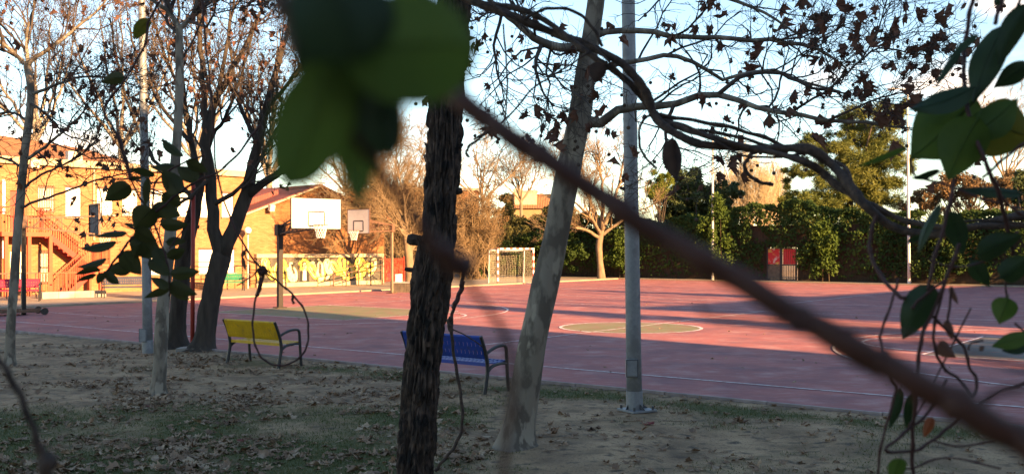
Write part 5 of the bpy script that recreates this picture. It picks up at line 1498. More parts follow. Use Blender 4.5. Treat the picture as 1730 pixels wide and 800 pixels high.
# ------------------------------------------------------------------ the near trees
LVP = [dict(n=11, L=0.95, ang=48, up=0.10, k=6, rmin=0.006, wob=0.28, f0=0.2, rmax=0.016), dict(n=6, L=0.50, ang=50, up=0.05, k=5, rmin=0.0038, wob=0.3, rmax=0.008), dict(n=3, L=0.26, ang=50, up=0.0, k=4, rmin=0.0034, wob=0.3, rmax=0.004)]
D6 = 10.6
t6 = bare_tree('leaning pale plane tree holding dry leaves and seed balls right of the blue bench', 'plane_tree', D6,
    [(872, 750, D6, 62), (879, 705, D6, 52), (889, 640, D6, 49), (904, 560, D6, 47), (921, 480, D6, 46), (937, 410, D6, 44), (951, 335, D6, 41), (967, 255, D6, 40), (981, 190, D6, 38), (991, 115, D6, 34), (1000, 50, D6, 30), (1008, -10, D6, 27), (1016, -120, D6, 22), (1022, -260, D6, 16)],
    [[(984, 205, D6, 24), (1010, 203, 10.5, 18), (1045, 188, 10.4, 15), (1090, 178, 10.3, 13), (1140, 175, 10.2, 12), (1215, 158, 10.1, 11), (1270, 180, 10.0, 9), (1330, 192, 9.9, 8), (1400, 203, 9.8, 7), (1470, 212, 9.8, 5), (1535, 216, 9.8, 3)],
     [(996, 85, D6, 20), (975, 80, 10.5, 16), (945, 80, 10.4, 15), (915, 72, 10.3, 14), (880, 45, 10.2, 11), (850, 20, 10.1, 9), (815, -10, 10.0, 7)],
     [(1000, 62, D6, 14), (1030, 50, 10.7, 11), (1085, 52, 10.8, 10), (1140, 58, 10.8, 9), (1230, 66, 10.9, 8), (1350, 72, 11.0, 7), (1400, 95, 11.0, 5), (1430, 116, 11.0, 3)],
     [(990, 125, D6, 12), (1050, 108, 10.8, 9), (1120, 98, 11, 8), (1180, 108, 11.2, 7), (1225, 132, 11.3, 6), (1290, 120, 11.3, 6), (1360, 140, 11.4, 5), (1420, 155, 11.4, 3)],
     [(1215, 158, 10.1, 8), (1255, 130, 10.0, 7), (1310, 122, 9.9, 6), (1370, 148, 9.8, 5), (1430, 158, 9.8, 3)],
     [(1330, 192, 9.9, 5), (1400, 150, 9.8, 4), (1455, 100, 9.7, 3.5), (1485, 82, 9.7, 3), (1530, 88, 9.7, 2.5), (1568, 95, 9.7, 2)],
     [(1455, 100, 9.7, 3), (1480, 60, 9.7, 2.4), (1495, 10, 9.7, 1.6)],
     [(1008, -10, D6, 14), (1060, -40, 10.4, 11), (1130, -40, 10.2, 9), (1210, -10, 10.1, 7), (1290, 20, 10.0, 5), (1350, 60, 10.0, 3)],
     [(1014, -60, D6, 14), (960, -90, 10.8, 11), (880, -80, 11, 9), (800, -30, 11, 7), (740, 30, 11, 4)],
     [(915, 72, 10.3, 8), (905, 110, 10.2, 6), (915, 150, 10.2, 4), (935, 180, 10.2, 2.5)],
     [(850, 20, 10.1, 6), (835, 70, 10.1, 5), (840, 120, 10.1, 3.5), (855, 175, 10.1, 2)],
     [(1140, 175, 10.2, 7), (1125, 215, 10.1, 6), (1130, 260, 10.0, 4), (1145, 300, 10, 2)],
     [(1400, 203, 9.8, 5), (1440, 185, 9.7, 4), (1490, 165, 9.7, 3), (1560, 150, 9.7, 1.8)]],
    LVP, M['planebark'], M['twig'], 6, S=40, rings=110, amp=0.006, ridged=False, fz=0.8, fa=1.2, leaves=290, leaf_size=0.19, seeds=260)
LVS = [dict(n=9, L=1.5, ang=42, up=0.14, k=6, rmin=0.009, wob=0.25, f0=0.15, rmax=0.022), dict(n=6, L=0.85, ang=46, up=0.08, k=5, rmin=0.006, wob=0.28, rmax=0.012), dict(n=5, L=0.42, ang=48, up=0.03, k=4, rmin=0.0048, wob=0.28, rmax=0.007)]
D1 = 18.0
bare_tree('thin grey plane tree at the left edge with scattered dry leaves', 'plane_tree', D1,
    [(16, 613, D1, 17), (19, 540, D1, 15), (25, 460, D1, 14), (30, 380, D1, 14), (36, 320, D1, 14), (42, 260, D1, 13), (49, 200, D1, 13), (52, 155, D1, 12), (45, 108, D1, 11)],
    [[(46, 112, D1, 8), (22, 88, 18, 7), (0, 70, 17.8, 6), (-35, 40, 17.6, 4)], [(46, 112, D1, 8), (62, 96, 18, 7), (90, 78, 18, 6), (125, 50, 18.2, 5), (160, 22, 18.3, 4), (190, -12, 18.4, 3)],
     [(46, 112, D1, 7), (46, 60, 18, 5), (56, 15, 18, 4), (62, -40, 18, 3)], [(52, 160, D1, 6), (90, 145, 17.8, 5), (140, 131, 17.6, 4), (190, 132, 17.5, 3), (240, 150, 17.4, 2)], [(43, 270, D1, 6), (80, 245, 17.8, 5), (115, 215, 17.6, 4), (150, 180, 17.5, 2)],
     [(37, 320, D1, 5), (70, 295, 18, 4), (100, 281, 18, 3.5), (135, 262, 18, 3), (170, 228, 18, 2)], [(33, 350, D1, 5), (70, 337, 17.7, 4), (120, 320, 17.5, 3.5), (170, 302, 17.4, 3), (225, 290, 17.2, 2)],
     [(40, 285, D1, 5), (15, 270, 18.2, 4), (-20, 262, 18.3, 3)], [(48, 205, D1, 5), (20, 190, 18.2, 4), (-20, 195, 18.3, 3)], [(50, 175, D1, 5), (75, 190, 17.6, 4), (110, 225, 17.3, 3), (150, 240, 17.2, 2)]],
    LVS, M['planebark'], M['twig'], 11, S=24, rings=80, amp=0.004, ridged=False, leaves=240, leaf_size=0.19, seeds=60)
D2 = 14.4
bare_tree('slender pale forked tree left of the two dark trunks', 'plane_tree', D2,
    [(267, 661, D2, 26), (269, 630, D2, 23), (274, 540, D2, 21), (281, 460, D2, 20), (289, 380, D2, 19), (295, 300, D2, 17), (300, 220, D2, 15), (303, 150, D2, 14), (303, 95, D2, 13), (303, 42, D2, 12)],
    [[(303, 48, D2, 9), (287, 22, 14.4, 8), (262, 3, 14.3, 6), (230, -30, 14.2, 4)], [(303, 48, D2, 9), (318, 34, 14.4, 8), (331, 12, 14.4, 7), (336, -40, 14.4, 5)], [(318, 34, D2, 5), (350, 8, 14.3, 4), (390, -12, 14.2, 3)],
     [(303, 60, D2, 6), (280, 30, 14.6, 5), (300, -10, 14.7, 4), (310, -40, 14.7, 3)], [(302, 110, D2, 4), (330, 60, 14.5, 3), (352, 0, 14.6, 2)]],
    LVS, M['planebark'], M['twig'], 12, S=28, rings=90, amp=0.005, ridged=False, leaves=60, leaf_size=0.17, seeds=20)
D3 = 21.2
bare_tree('dark leaning trunk directly left of the thin red post', 'dark_tree', D3,
    [(298, 583, D3, 38), (299, 555, D3, 29), (303, 500, D3, 27), (310, 440, D3, 25), (321, 390, D3, 22), (330, 345, D3, 20), (338, 295, D3, 17)],
    [[(338, 298, D3, 12), (352, 240, 21, 10), (362, 180, 21, 8), (376, 110, 21, 7), (392, 20, 21, 5), (400, -50, 21, 3)], [(336, 300, D3, 12), (322, 240, 21.4, 10), (312, 170, 21.6, 8), (306, 90, 21.8, 6), (300, -20, 22, 4)],
     [(330, 345, D3, 9), (300, 310, 21.5, 7), (262, 270, 21.8, 6), (225, 200, 22, 5), (200, 110, 22.2, 4), (185, 30, 22.4, 3)], [(322, 240, D3, 8), (280, 190, 21.5, 6), (240, 120, 21.7, 5), (215, 40, 21.9, 3)], [(352, 240, D3, 7), (385, 190, 20.8, 6), (410, 120, 20.5, 4), (430, 40, 20.3, 3)],
     [(312, 170, D3, 6), (285, 110, 21.5, 5), (262, 40, 21.6, 4), (250, -30, 21.7, 3)], [(362, 180, D3, 6), (345, 110, 21.3, 5), (335, 40, 21.4, 4), (330, -30, 21.5, 3)]],
    LVS, M['darkbark'], M['twig'], 13, S=36, rings=90, amp=0.02, leaves=150, leaf_size=0.19, seeds=40, group='dark trunks by the court edge')
D4 = 20.6
bare_tree('dark V shaped tree right of the thin red post', 'dark_tree', D4,
    [(342, 590, D4, 44), (346, 568, D4, 34), (352, 525, D4, 31), (362, 480, D4, 31), (373, 438, D4, 33), (377, 428, D4, 30)],
    [[(374, 446, D4, 27), (366, 395, D4, 22), (358, 345, D4, 20), (353, 290, D4, 19), (349, 230, D4, 17), (360, 180, 20.8, 13), (385, 130, 21, 10), (412, 80, 21.2, 8), (440, 20, 21.4, 5)],
     [(374, 442, D4, 27), (396, 378, D4, 24), (418, 328, D4, 23), (428, 290, D4, 19), (436, 245, D4, 16), (448, 185, 20.4, 13), (468, 110, 20.3, 10), (490, 30, 20.2, 7), (505, -40, 20.1, 5)],
     [(418, 330, D4, 16), (446, 308, 20.5, 14), (476, 288, 20.4, 11), (505, 262, 20.3, 9), (540, 215, 20.2, 6), (575, 150, 20.1, 4)], [(360, 345, D4, 9), (385, 332, 20.5, 8), (410, 312, 20.4, 6), (440, 270, 20.3, 4), (475, 235, 20.2, 3)],
     [(349, 230, D4, 12), (343, 150, 20.7, 10), (338, 70, 20.8, 8), (335, -30, 20.9, 5)], [(436, 245, D4, 9), (410, 190, 20.8, 7), (395, 130, 21, 5), (385, 50, 21.2, 4)], [(448, 185, D4, 8), (480, 150, 20.2, 6), (520, 90, 20, 5), (560, 20, 19.9, 3)],
     [(355, 300, D4, 7), (325, 330, 20.4, 6), (300, 345, 20.3, 5), (270, 362, 20.2, 3)], [(428, 290, D4, 7), (455, 240, 20.5, 5), (485, 190, 20.4, 4), (530, 150, 20.3, 3)]],
    LVS, M['darkbark'], M['twig'], 14, S=36, rings=80, amp=0.018, leaves=230, leaf_size=0.19, seeds=50, group='dark trunks by the court edge')
# rough bark trunk in the foreground
D5 = 8.0
pine = thing('rough_bark_tree', 'dark rough barked trunk in the foreground before the blue bench', 'tree', tuple(at(700, 851, D5)))
P, r = pxpath([(698, 880, D5, 84), (700, 840, D5, 72), (702, 780, D5, 63), (708, 700, D5, 62), (716, 600, D5, 62), (726, 500, D5, 67), (735, 440, D5, 64), (742, 390, D5, 59), (746, 320, D5, 58), (750, 250, D5, 57), (754, 165, D5, 58), (761, 80, D5, 56), (768, 0, D5, 54), (776, -150, D5, 50), (780, -350, D5, 44), (784, -520, D5, 34)])
def pine_trunk(P, r):
    rings, S = 420, 150
    Q = resample(np.column_stack([P, r]), rings)
    V, F = tube_arrays(Q[None, :, :3], Q[None, :, 3], S); V = V.reshape(rings, S, 3)
    for i in range(rings):
        z = Q[i, 2]
        for j in range(S):
            a = 2 * math.pi * j / S; ca, sa = math.cos(a), math.sin(a)
            d = V[i, j] - Q[i, :3]; rr = np.linalg.norm(d); d /= rr
            wx = mnoise.noise((ca * 2, sa * 2, z * 2.5)) * 0.5
            f = 1 - abs(mnoise.noise((ca * 3.2 + wx, sa * 3.2 + wx, z * 2.8))) * 2          # long furrow ridges
            pl_ = mnoise.noise((ca * 6 + wx, sa * 6, z * 7.0))
            pl2 = mnoise.noise((ca * 12, sa * 12, z * 16.0 + 4))
            big = mnoise.noise((ca * 0.8, sa * 0.8, z * 1.1 + 2))
            h = -0.026 * max(0, f) ** 2 + 0.020 * (1 if pl_ > 0.05 else 0) * (0.6 + pl_) + 0.010 * pl2 + 0.018 * big
            V[i, j] += d * h
    return MB().add(V.reshape(-1, 3), F)
pine_trunk(P, r * 0.93).build('trunk', M['pinebark'], pine, smooth=False)
g = np.random.default_rng(91)
for i in range(26):                                                # loose bark plates lifting off the sides
    k = g.integers(18, len(P) - 12); a = g.uniform(0, 6.28)
    d = np.array((math.cos(a), math.sin(a), 0)); q = P[k] + d * (r[k] + 0.004); s = np.array((-d[1], d[0], 0))
    w, h = g.uniform(0.015, 0.035), g.uniform(0.03, 0.09); o_ = g.uniform(0.006, 0.022)
    z = np.array((0, 0, 1.0))
    MB().add([q - s * w, q + s * w, q + s * w * 0.7 + z * h + d * o_, q - s * w * 0.8 + z * h + d * o_, q - s * w - d * 0.012, q + s * w - d * 0.012, q + s * w * 0.7 + z * h + d * (o_ - 0.01), q - s * w * 0.8 + z * h + d * (o_ - 0.01)],
             [[0, 1, 2, 3], [7, 6, 5, 4], [0, 4, 5, 1], [1, 5, 6, 2], [2, 6, 7, 3], [3, 7, 4, 0]]).build('bark_plate', M['pinebark'], pine)
for (px, py, w) in ((777, 215, 9), (777, 322, 12), (694, 404, 20), (690, 455, 8)):       # stubs
    c = at(px, py, D5); inn = at(745, py + 8, D5)
    MB().tube([inn, c, c + (c - inn) * 0.12], [0.03, w / 2 * D5 / FPX, w / 3 * D5 / FPX], 8).build('stub', M['pinebark'], pine)
for pts in ([(762, 170), (764, 230), (766, 300), (762, 360), (765, 430), (763, 470)], [(735, 175), (738, 240), (734, 310), (740, 380)]):
    Q = smooth_path([at(a, b, D5 - r[60] - 0.03) for a, b in pts], 6)
    MB().tube(Q, 0.006, 6).build('clinging_stem', M['vinestem'], pine, smooth=True)
LB = []
for L in ([(778, -220, D5, 26), (900, -330, 7.8, 18), (1100, -380, 7.6, 12), (1300, -420, 7.5, 8)], [(778, -250, D5, 24), (650, -360, 8.2, 16), (480, -420, 8.4, 10)], [(782, -420, D5, 22), (800, -600, 8.6, 14), (820, -760, 9, 8)]):
    q, qr = pxpath(L); x = resample(np.column_stack([q, qr]), 17); LB.append(x)
    MB().tube(x[:, :3], x[:, 3], 9).build('limb', M['pinebark'], pine, smooth=True)
gen = grow(np.array([x[:, :3] for x in LB]), np.array([x[:, 3] for x in LB]), [dict(n=8, L=1.2, ang=45, up=0.1, k=5, rmin=0.008), dict(n=6, L=0.6, ang=45, up=0.1, k=4, rmin=0.004)], g)
b = MB()
for Q, q in gen:
    V, F = tube_arrays(Q, q, 4); b.add(V, F)
b.build('twigs', M['twig'], pine, kind='stuff')

# ------------------------------------------------------------------ foreground climbers
NEARER = 1.0
def vpath(pts, d, w=None, wob=0.0, g=None):
    """photo points at depth d (number, or third value per point) -> smooth world path and radii"""
    rows = []
    for p in pts:
        dd = (p[2] if len(p) > 2 else d) * NEARER
        ww = p[3] if len(p) > 3 else w
        rows.append((*at(p[0], p[1], dd), ww * dd / FPX / 2))
    q = smooth_path(rows, 10)
    if wob and g is not None:
        n = len(q); ph = g.uniform(0, 6, 3)
        for c in range(3):
            q[:, c] += wob * np.sin(np.arange(n) * 0.9 + ph[c]) * 0.5 + wob * 0.4 * g.normal(size=n)
    return q[:, :3], q[:, 3]

def stem(root, pts, d, w, m, name='stem', nodes=True, g=None, S=8):
    P, r = vpath(pts, d, w)
    if g is not None:
        n = len(P); r = r * (1 + 0.05 * np.sin(np.arange(n) * 0.45 + g.uniform(0, 6)))
        if nodes:
            for i in range(g.integers(4, 9), n - 1, 11):
                r[i] *= 1.28; r[max(0, i - 1)] *= 1.1
        P = P + np.stack([np.sin(np.arange(n) * 0.7 + q) for q in g.uniform(0, 6, 3)], 1) * (r[:, None] * 0.22)
    return MB().tube(P, r, S).build(name, m, root, smooth=True)

def vleaf(root, base, tip, wpx, d, m, tilt=0.0, cup=0.25, dt=0.0, point=0.5, name='leaf', thick=0.0006, stalk=True):
    """one ovate leaf from base to tip (photo points) at depth d; tilt turns the blade about its midrib"""
    d = d * NEARER
    a, b = at(base[0], base[1], d), at(tip[0], tip[1], d + dt)
    ax = b - a; L = np.linalg.norm(ax); ax = ax / L
    view = nrm((a + b) / 2 - np.array((0, 0, EYE)))
    wv = nrm(np.cross(ax, view)); nv = np.cross(wv, ax)
    wv, nv = wv * math.cos(tilt) + nv * math.sin(tilt), nv * math.cos(tilt) - wv * math.sin(tilt)
    W = wpx * d / FPX / 2 / max(0.35, abs(math.cos(tilt)))
    nt, ns = 13, 7
    gL = np.random.default_rng(int(abs(base[0] * 31 + tip[1] * 17)))
    ph = gL.uniform(0, 6); bend = gL.uniform(-0.12, 0.12); side = gL.uniform(-0.05, 0.05)
    V = []
    for i in range(nt):
        t = i / (nt - 1)
        prof = math.sqrt(max(0, 1 - (2 * t - 1) ** 2)) if point < 0.35 else (math.sin(math.pi * t ** 0.78) ** (0.42 + 0.25 * point + 0.5 * point * t)) * (1 - 0.12 * point * t)
        if i in (0, nt - 1): prof = 0.015
        for j in range(ns):
            s = (j / (ns - 1)) * 2 - 1
            off = cup * W * (abs(s) ** 1.5) * prof + bend * L * (t - 0.5) ** 2 * 2 + 0.05 * W * math.sin(7 * t + 3 * s + ph) * abs(s)
            w_ = W * prof * s * (1 + 0.05 * math.sin(5 * t + ph))
            V.append(a + ax * L * t + wv * (w_ + side * L * math.sin(math.pi * t)) + nv * off - nv * (0.0012 if j == ns // 2 else 0))
    idx = np.arange(nt * ns).reshape(nt, ns)
    F = np.stack([idx[:-1, :-1], idx[:-1, 1:], idx[1:, 1:], idx[1:, :-1]], -1).reshape(-1, 4)
    V = np.array(V); n0 = len(V)
    mbx = MB().add(V, F)
    o = mbx.build(name, m, root, smooth=True)
    rb = MB()
    c = V.reshape(nt, ns, 3)[:, ns // 2] - nv * 0.0004
    rb.tube(c, np.linspace(W * 0.045, W * 0.012, nt), 5)
    if stalk: rb.tube([a - ax * L * 0.10 + np.array((0, 0, 0.002)), a, c[1]], W * 0.045, 5)
    rb.build('midrib', m, o, smooth=True)
    return o

VL, VD, VY = M['vineleaf'], M['vineleafdark'], M['vineleafyellow']
g = np.random.default_rng(5)
NEARER = 0.72
# 1. thick blurred cane crossing the whole right half, close to the lens
cane = thing('vine_cane', 'thick blurred reddish brown cane slanting from the dark trunk down to the lower right corner', 'vine', tuple(at(1080, 375, 0.66)))
stem(cane, [(690, 100, .70, 28), (735, 135, .69, 32), (780, 170, .68, 36), (850, 222, .67, 37), (950, 287, .66, 38), (1080, 375, .65, 38), (1200, 445, .64, 40), (1350, 535, .63, 45), (1480, 608, .62, 50), (1600, 675, .61, 53), (1730, 747, .60, 58), (1850, 815, .60, 62)], .65, 40, M['browncane'], g=g, S=14)
stem(cane, [(1800, 640, .62, 12), (1690, 662, .62, 12), (1640, 692, .62, 14), (1590, 690, .615, 16)], .62, 12, M['browncane'], name='side_shoot', g=g)
stem(cane, [(1430, 600, .62, 7), (1412, 592, .63, 7), (1404, 585, .63, 6), (1395, 575, .64, 5)], .62, 7, M['browncane'], name='side_shoot', g=g)
# 2. blurred stem with big leaves, top centre
sh = thing('leafy_shoot', 'large blurred dark green leaves hanging from a brown shoot at the top centre', 'vine', tuple(at(560, 140, 0.52)))
stem(sh, [(420, -420, .52, 26), (432, -220, .51, 28), (450, -60, .50, 30), (485, 20, .50, 32), (515, 100, .50, 40), (560, 165, .50, 40), (605, 230, .50, 30), (645, 290, .51, 20), (692, 355, .52, 17), (732, 410, .53, 28), (768, 445, .54, 42), (800, 452, .55, 22)], .5, 30, M['browncane'], g=g, S=12)
stem(sh, [(775, 452, .55, 15), (800, 490, .56, 12), (835, 535, .57, 12), (858, 580, .58, 13), (868, 630, .58, 14), (864, 690, .58, 17), (855, 750, .58, 13), (850, 830, .58, 12)], .55, 20, M['browncane'], name='trailing_shoot', g=g)
vleaf(sh, (580, 100), (806, 78), 190, .47, VL, 0.15, 0.15, point=0.2)
vleaf(sh, (545, -80), (612, 100), 180, .46, VD, 0.2, 0.15, point=0.2)
vleaf(sh, (572, 100), (484, 320), 132, .48, VL, 0.1, 0.12, point=0.1)
vleaf(sh, (604, 90), (664, 268), 92, .49, VD, 0.2, 0.2, point=0.2)
vleaf(sh, (596, 150), (606, 358), 80, .50, VL, 0.15, 0.2, point=0.7)
vleaf(sh, (500, 70), (660, 190), 130, .49, VD, 0.1, 0.15, point=0.2)
# 3. thin stem and hook in the middle, blurred
hk = thing('vine_tendril', 'thin blurred pale tendril with a hooked end across the red court', 'vine', tuple(at(1425, 553, 0.55)))
stem(hk, [(1183, 512, .55, 5), (1186, 526, .55, 8), (1215, 538, .55, 10), (1300, 545, .55, 9), (1425, 552, .55, 9), (1550, 570, .55, 10), (1640, 598, .55, 10), (1760, 628, .55, 11)], .55, 9, M['browncane'], g=g, nodes=False)
NEARER = 1.0
# 4. blurred stem lower left
ls = thing('bent_vine', 'dark blurred stem curving down the lower left corner', 'vine', tuple(at(55, 720, 1.0)))
stem(ls, [(-30, 570, 1.0, 10), (0, 610, 1.0, 11), (30, 660, 1.0, 12), (55, 720, 1.0, 12), (72, 770, 1.0, 16), (78, 785, 1.0, 26), (84, 830, 1.0, 16)], 1.0, 12, M['vinestem'], g=g)

# 5. twisted woody climber arching across the right half
tv = thing('twisted_vine', 'woody climber of twisted strands arching from the top centre to the right edge', 'vine', tuple(at(1200, 240, 3.5)))
pts = [(560, -330, 6.6, 22), (640, -180, 5.2, 25), (700, -95, 4.4, 28), (745, -45, 3.92, 30), (795, -4, 3.78, 29), (840, 10, 3.71, 28), (880, 24, 3.65, 28), (930, 50, 3.65, 28), (970, 72, 3.58, 28), (1015, 97, 3.51, 29), (1055, 122, 3.51, 30), (1088, 153, 3.51, 31), (1110, 192, 3.51, 32), (1145, 217, 3.44, 31), (1190, 237, 3.38, 29), (1250, 250, 3.38, 27), (1310, 257, 3.31, 28), (1362, 263, 3.24, 36), (1402, 286, 3.24, 38), (1437, 316, 3.17, 36), (1472, 346, 3.10, 33), (1512, 373, 3.10, 30), (1562, 388, 3.04, 28), (1620, 389, 2.97, 29), (1690, 380, 2.97, 31), (1770, 368, 2.97, 33), (1900, 345, 3.0, 34), (2080, 330, 3.1, 34), (2280, 420, 3.2, 36), (2400, 620, 3.3, 40), (2440, 900, 3.4, 44), (2450, 1440, 3.5, 48)]
P, r = vpath(pts, 2.6)
T = nrm(np.gradient(P, axis=0)); up = np.array((0, 1.0, 0)); A_ = nrm(np.cross(T, up)); B_ = np.cross(T, A_)
n = len(P); arc = np.concatenate([[0], np.cumsum(np.linalg.norm(np.diff(P, axis=0), axis=1))])
def smooth_noise(n, s, seed):
    return np.array([mnoise.noise((i * s, seed * 3.1, 0.5)) for i in range(n)])
for k, (ph, rad, sp) in enumerate(((0.0, 0.46, 7.5), (2.4, 0.37, 7.5), (4.4, 0.31, 7.9), (1.0, 0.14, 12.0))):
    an = ph + arc * sp
    off = r * (0.60 if k < 3 else 0.9) * (1 + 0.3 * smooth_noise(n, 0.12, k))
    Q = P + A_ * (np.cos(an) * off)[:, None] + B_ * (np.sin(an) * off)[:, None]
    rr = r * rad * (1 + 0.22 * smooth_noise(n, 0.35, k + 9) + 0.1 * smooth_noise(n, 1.1, k + 20))
    V, F = tube_arrays(Q[None], rr[None], 16)
    V = V.reshape(n, 16, 3)
    for i in range(n):
        for j in range(16):
            d = V[i, j] - Q[i]
            V[i, j] += d * 0.20 * mnoise.noise((math.cos(j * 0.39) * 2.2, math.sin(j * 0.39) * 2.2, arc[i] * 14 + k * 7))
    MB().add(V.reshape(-1, 3), F).build('strand', M['vinestem'], tv, smooth=True)
for pts, w in (([(884, 34), (905, 22), (929, 14), (970, 19), (1000, 45), (1018, 78)], 5.5), ([(850, 40), (855, 100), (857, 150), (853, 203)], 3), ([(840, 214), (801, 240), (788, 255), (792, 266)], 4.5), ([(996, 88), (950, 118), (900, 150), (853, 203), (800, 236)], 3.2),
               ([(1100, 192), (1150, 200), (1225, 213), (1290, 232), (1360, 262)], 7), ([(1130, 215), (1200, 222), (1265, 236), (1330, 258)], 6), ([(1290, 250), (1268, 262), (1258, 280), (1265, 295), (1285, 308), (1305, 311)], 6.5), ([(1110, 190), (1085, 205), (1080, 240), (1090, 265), (1110, 285)], 4.5)):
    stem(tv, pts, 3.5, w, M['vinestem'], name='tendril', g=g, S=7)
MBD = MB()
o = vleaf(tv, (1136, 232), (1143, 306), 34, 3.4, M['deadleaf'], 0.3, 0.9, point=0.7, name='dead_leaf')
o = vleaf(tv, (1022, 108), (1006, 140), 30, 3.45, M['deadleaf'], 0.5, 0.9, point=0.5, name='dead_leaf')

# 6. leafy honeysuckle shoots hanging at the left
D = 3.7
hs = thing('leafy_vine', 'dark oval leaves on thin hanging shoots in front of the tan school', 'vine', tuple(at(260, 380, D)))
for pts, w in (([(440, 210), (400, 262), (366, 292), (345, 300), (318, 315), (290, 336), (262, 360), (232, 390), (205, 425), (182, 455), (168, 470)], 4), ([(258, 345), (262, 380), (275, 418), (284, 450), (287, 490), (286, 500)], 3.5), ([(196, 225), (208, 262), (222, 305), (240, 340), (262, 362)], 3.2),
               ([(300, -420), (290, -200), (275, -20), (266, 8), (250, 40), (246, 72), (226, 110), (205, 143), (182, 172), (177, 193), (190, 213), (208, 250), (222, 305)], 4.0), ([(345, 262), (310, 275), (280, 292), (262, 310), (258, 345)], 3.4), ([(205, 425), (222, 404), (246, 388)], 3), ([(286, 420), (300, 400), (318, 378)], 2.6), ([(225, 385), (212, 383), (205, 380)], 2)):
    stem(hs, pts, D, w, M['redbrownstem'], name='shoot', g=g, S=6)
LV = [((221, 312), (177, 339), 34, 0.1), ((218, 305), (241, 299), 8, 0.9), ((262, 297), (216, 286), 13, 0.8), ((294, 279), (254, 281), 14, 0.8), ((276, 238), (311, 266), 16, 0.6), ((334, 303), (298, 280), 27, 0.2), ((314, 271), (351, 291), 19, 0.5),
      ((303, 326), (274, 288), 36, 0.1), ((252, 300), (246, 347), 14, 0.7), ((256, 348), (305, 364), 31, 0.2), ((258, 352), (227, 388), 44, 0.0), ((228, 381), (210, 377), 7, 0.9), ((214, 393), (158, 399), 12, 0.8), ((198, 410), (136, 420), 16, 0.7), ((219, 400), (272, 434), 40, 0.1),
      ((205, 425), (239, 464), 33, 0.2), ((222, 450), (181, 456), 27, 0.2), ((181, 438), (131, 451), 13, 0.7), ((170, 454), (127, 463), 12, 0.75), ((163, 464), (129, 477), 9, 0.85), ((177, 461), (164, 479), 15, 0.3), ((177, 460), (202, 479), 17, 0.3), ((270, 379), (318, 379), 23, 0.2), ((280, 408), (314, 407), 17, 0.5),
      ((283, 436), (313, 421), 20, 0.4), ((252, 438), (287, 466), 25, 0.2), ((287, 462), (338, 458), 23, 0.1), ((284, 486), (254, 468), 17, 0.3), ((287, 486), (243, 503), 14, 0.6), ((286, 478), (333, 497), 23, 0.1), ((287, 489), (321, 506), 15, 0.4), ((276, 326), (306, 348), 32, 0.1), ((228, 388), (264, 408), 27, 0.2),
      ((300, 300), (282, 318), 26, 0.1), ((238, 410), (226, 436), 26, 0.2), ((262, 418), (278, 446), 26, 0.1), ((212, 130), (172, 139), 23, 0.1)]
for b_, t_, w, ti in LV:
    vleaf(hs, b_, t_, w, D + g.normal() * 0.05, M['vineleafolive'], ti * g.choice((-1, 1)), 0.25, dt=g.normal() * 0.015, point=0.6)
vleaf(hs, (252, 32), (226, 66), 24, D, VY, 0.2, 0.2, point=0.5)

# 7. long dangling loops
lp1 = thing('hanging_vine', 'long dark dangling vine ending in a knotted loop over the yellow bench', 'vine', tuple(at(440, 455, 3.6)))
D = 3.6
stem(lp1, [(310, -480), (325, -240), (338, -40), (343, 20), (348, 80), (356, 150), (361, 220), (366, 290), (386, 360), (410, 410), (440, 452), (468, 474), (497, 500), (516, 528), (521, 560), (517, 588), (500, 608), (475, 617), (450, 610), (434, 590), (427, 555), (430, 515), (440, 468)], D, 3.3, M['redbrownstem'], g=g)
stem(lp1, [(444, 465), (438, 490), (433, 500)], D, 6, M['redbrownstem'], name='frayed_end', g=g)
stem(lp1, [(440, 455), (420, 470), (400, 482)], D, 2.4, M['redbrownstem'], name='frayed_end', g=g)
stem(lp1, [(495, 498), (494, 506), (497, 513)], D, 4, M['redbrownstem'], name='frayed_end', g=g)
stem(lp1, [(415, 420), (416, 436), (438, 448)], D, 2.6, M['redbrownstem'], name='frayed_end', g=g)
kb = MB()
for i in range(6):
    an = np.linspace(0, 6.6, 20); c = at(443, 457, D); k = D / FPX
    ax = nrm(g.normal(size=3)); bx = nrm(np.cross(ax, g.normal(size=3))); cx_ = np.cross(ax, bx)
    kb.tube(c + k * (5.5 + i * 0.4) * (np.cos(an)[:, None] * bx + np.sin(an)[:, None] * cx_), 2.6 * k, 6)
kb.build('knot', M['redbrownstem'], lp1, smooth=True)
vleaf(lp1, (413, 422), (409, 438), 6, D, M['dryleaf'], 0.3, 0.5, name='dead_leaf'); vleaf(lp1, (410, 434), (416, 458), 7, D, M['dryleaf'], 0.3, 0.5, name='dead_leaf')
lp2 = thing('hanging_vine', 'dark dangling vine beside the rough bark trunk across the blue bench', 'vine', tuple(at(770, 600, 6.6)))
D = 6.6
stem(lp2, [(790, 440), (781, 470), (779, 488), (770, 510), (764, 530), (763, 560), (767, 600), (775, 645), (781, 690), (779, 728), (765, 758), (748, 778), (735, 795)], D, 5.5, M['vinestem'], g=g, nodes=False)
stem(lp2, [(781, 475), (779, 488), (771, 508), (765, 520)], D - 0.03, 8, M['redbrownstem'], name='peeling_strip', g=g, nodes=False)
stem(lp2, [(764, 555), (790, 568), (815, 585), (822, 592)], D, 2, M['vinestem'], name='side_shoot', g=g)
stem(lp2, [(763, 560), (758, 545), (762, 535)], D, 7, M['vinestem'], name='side_shoot', g=g)

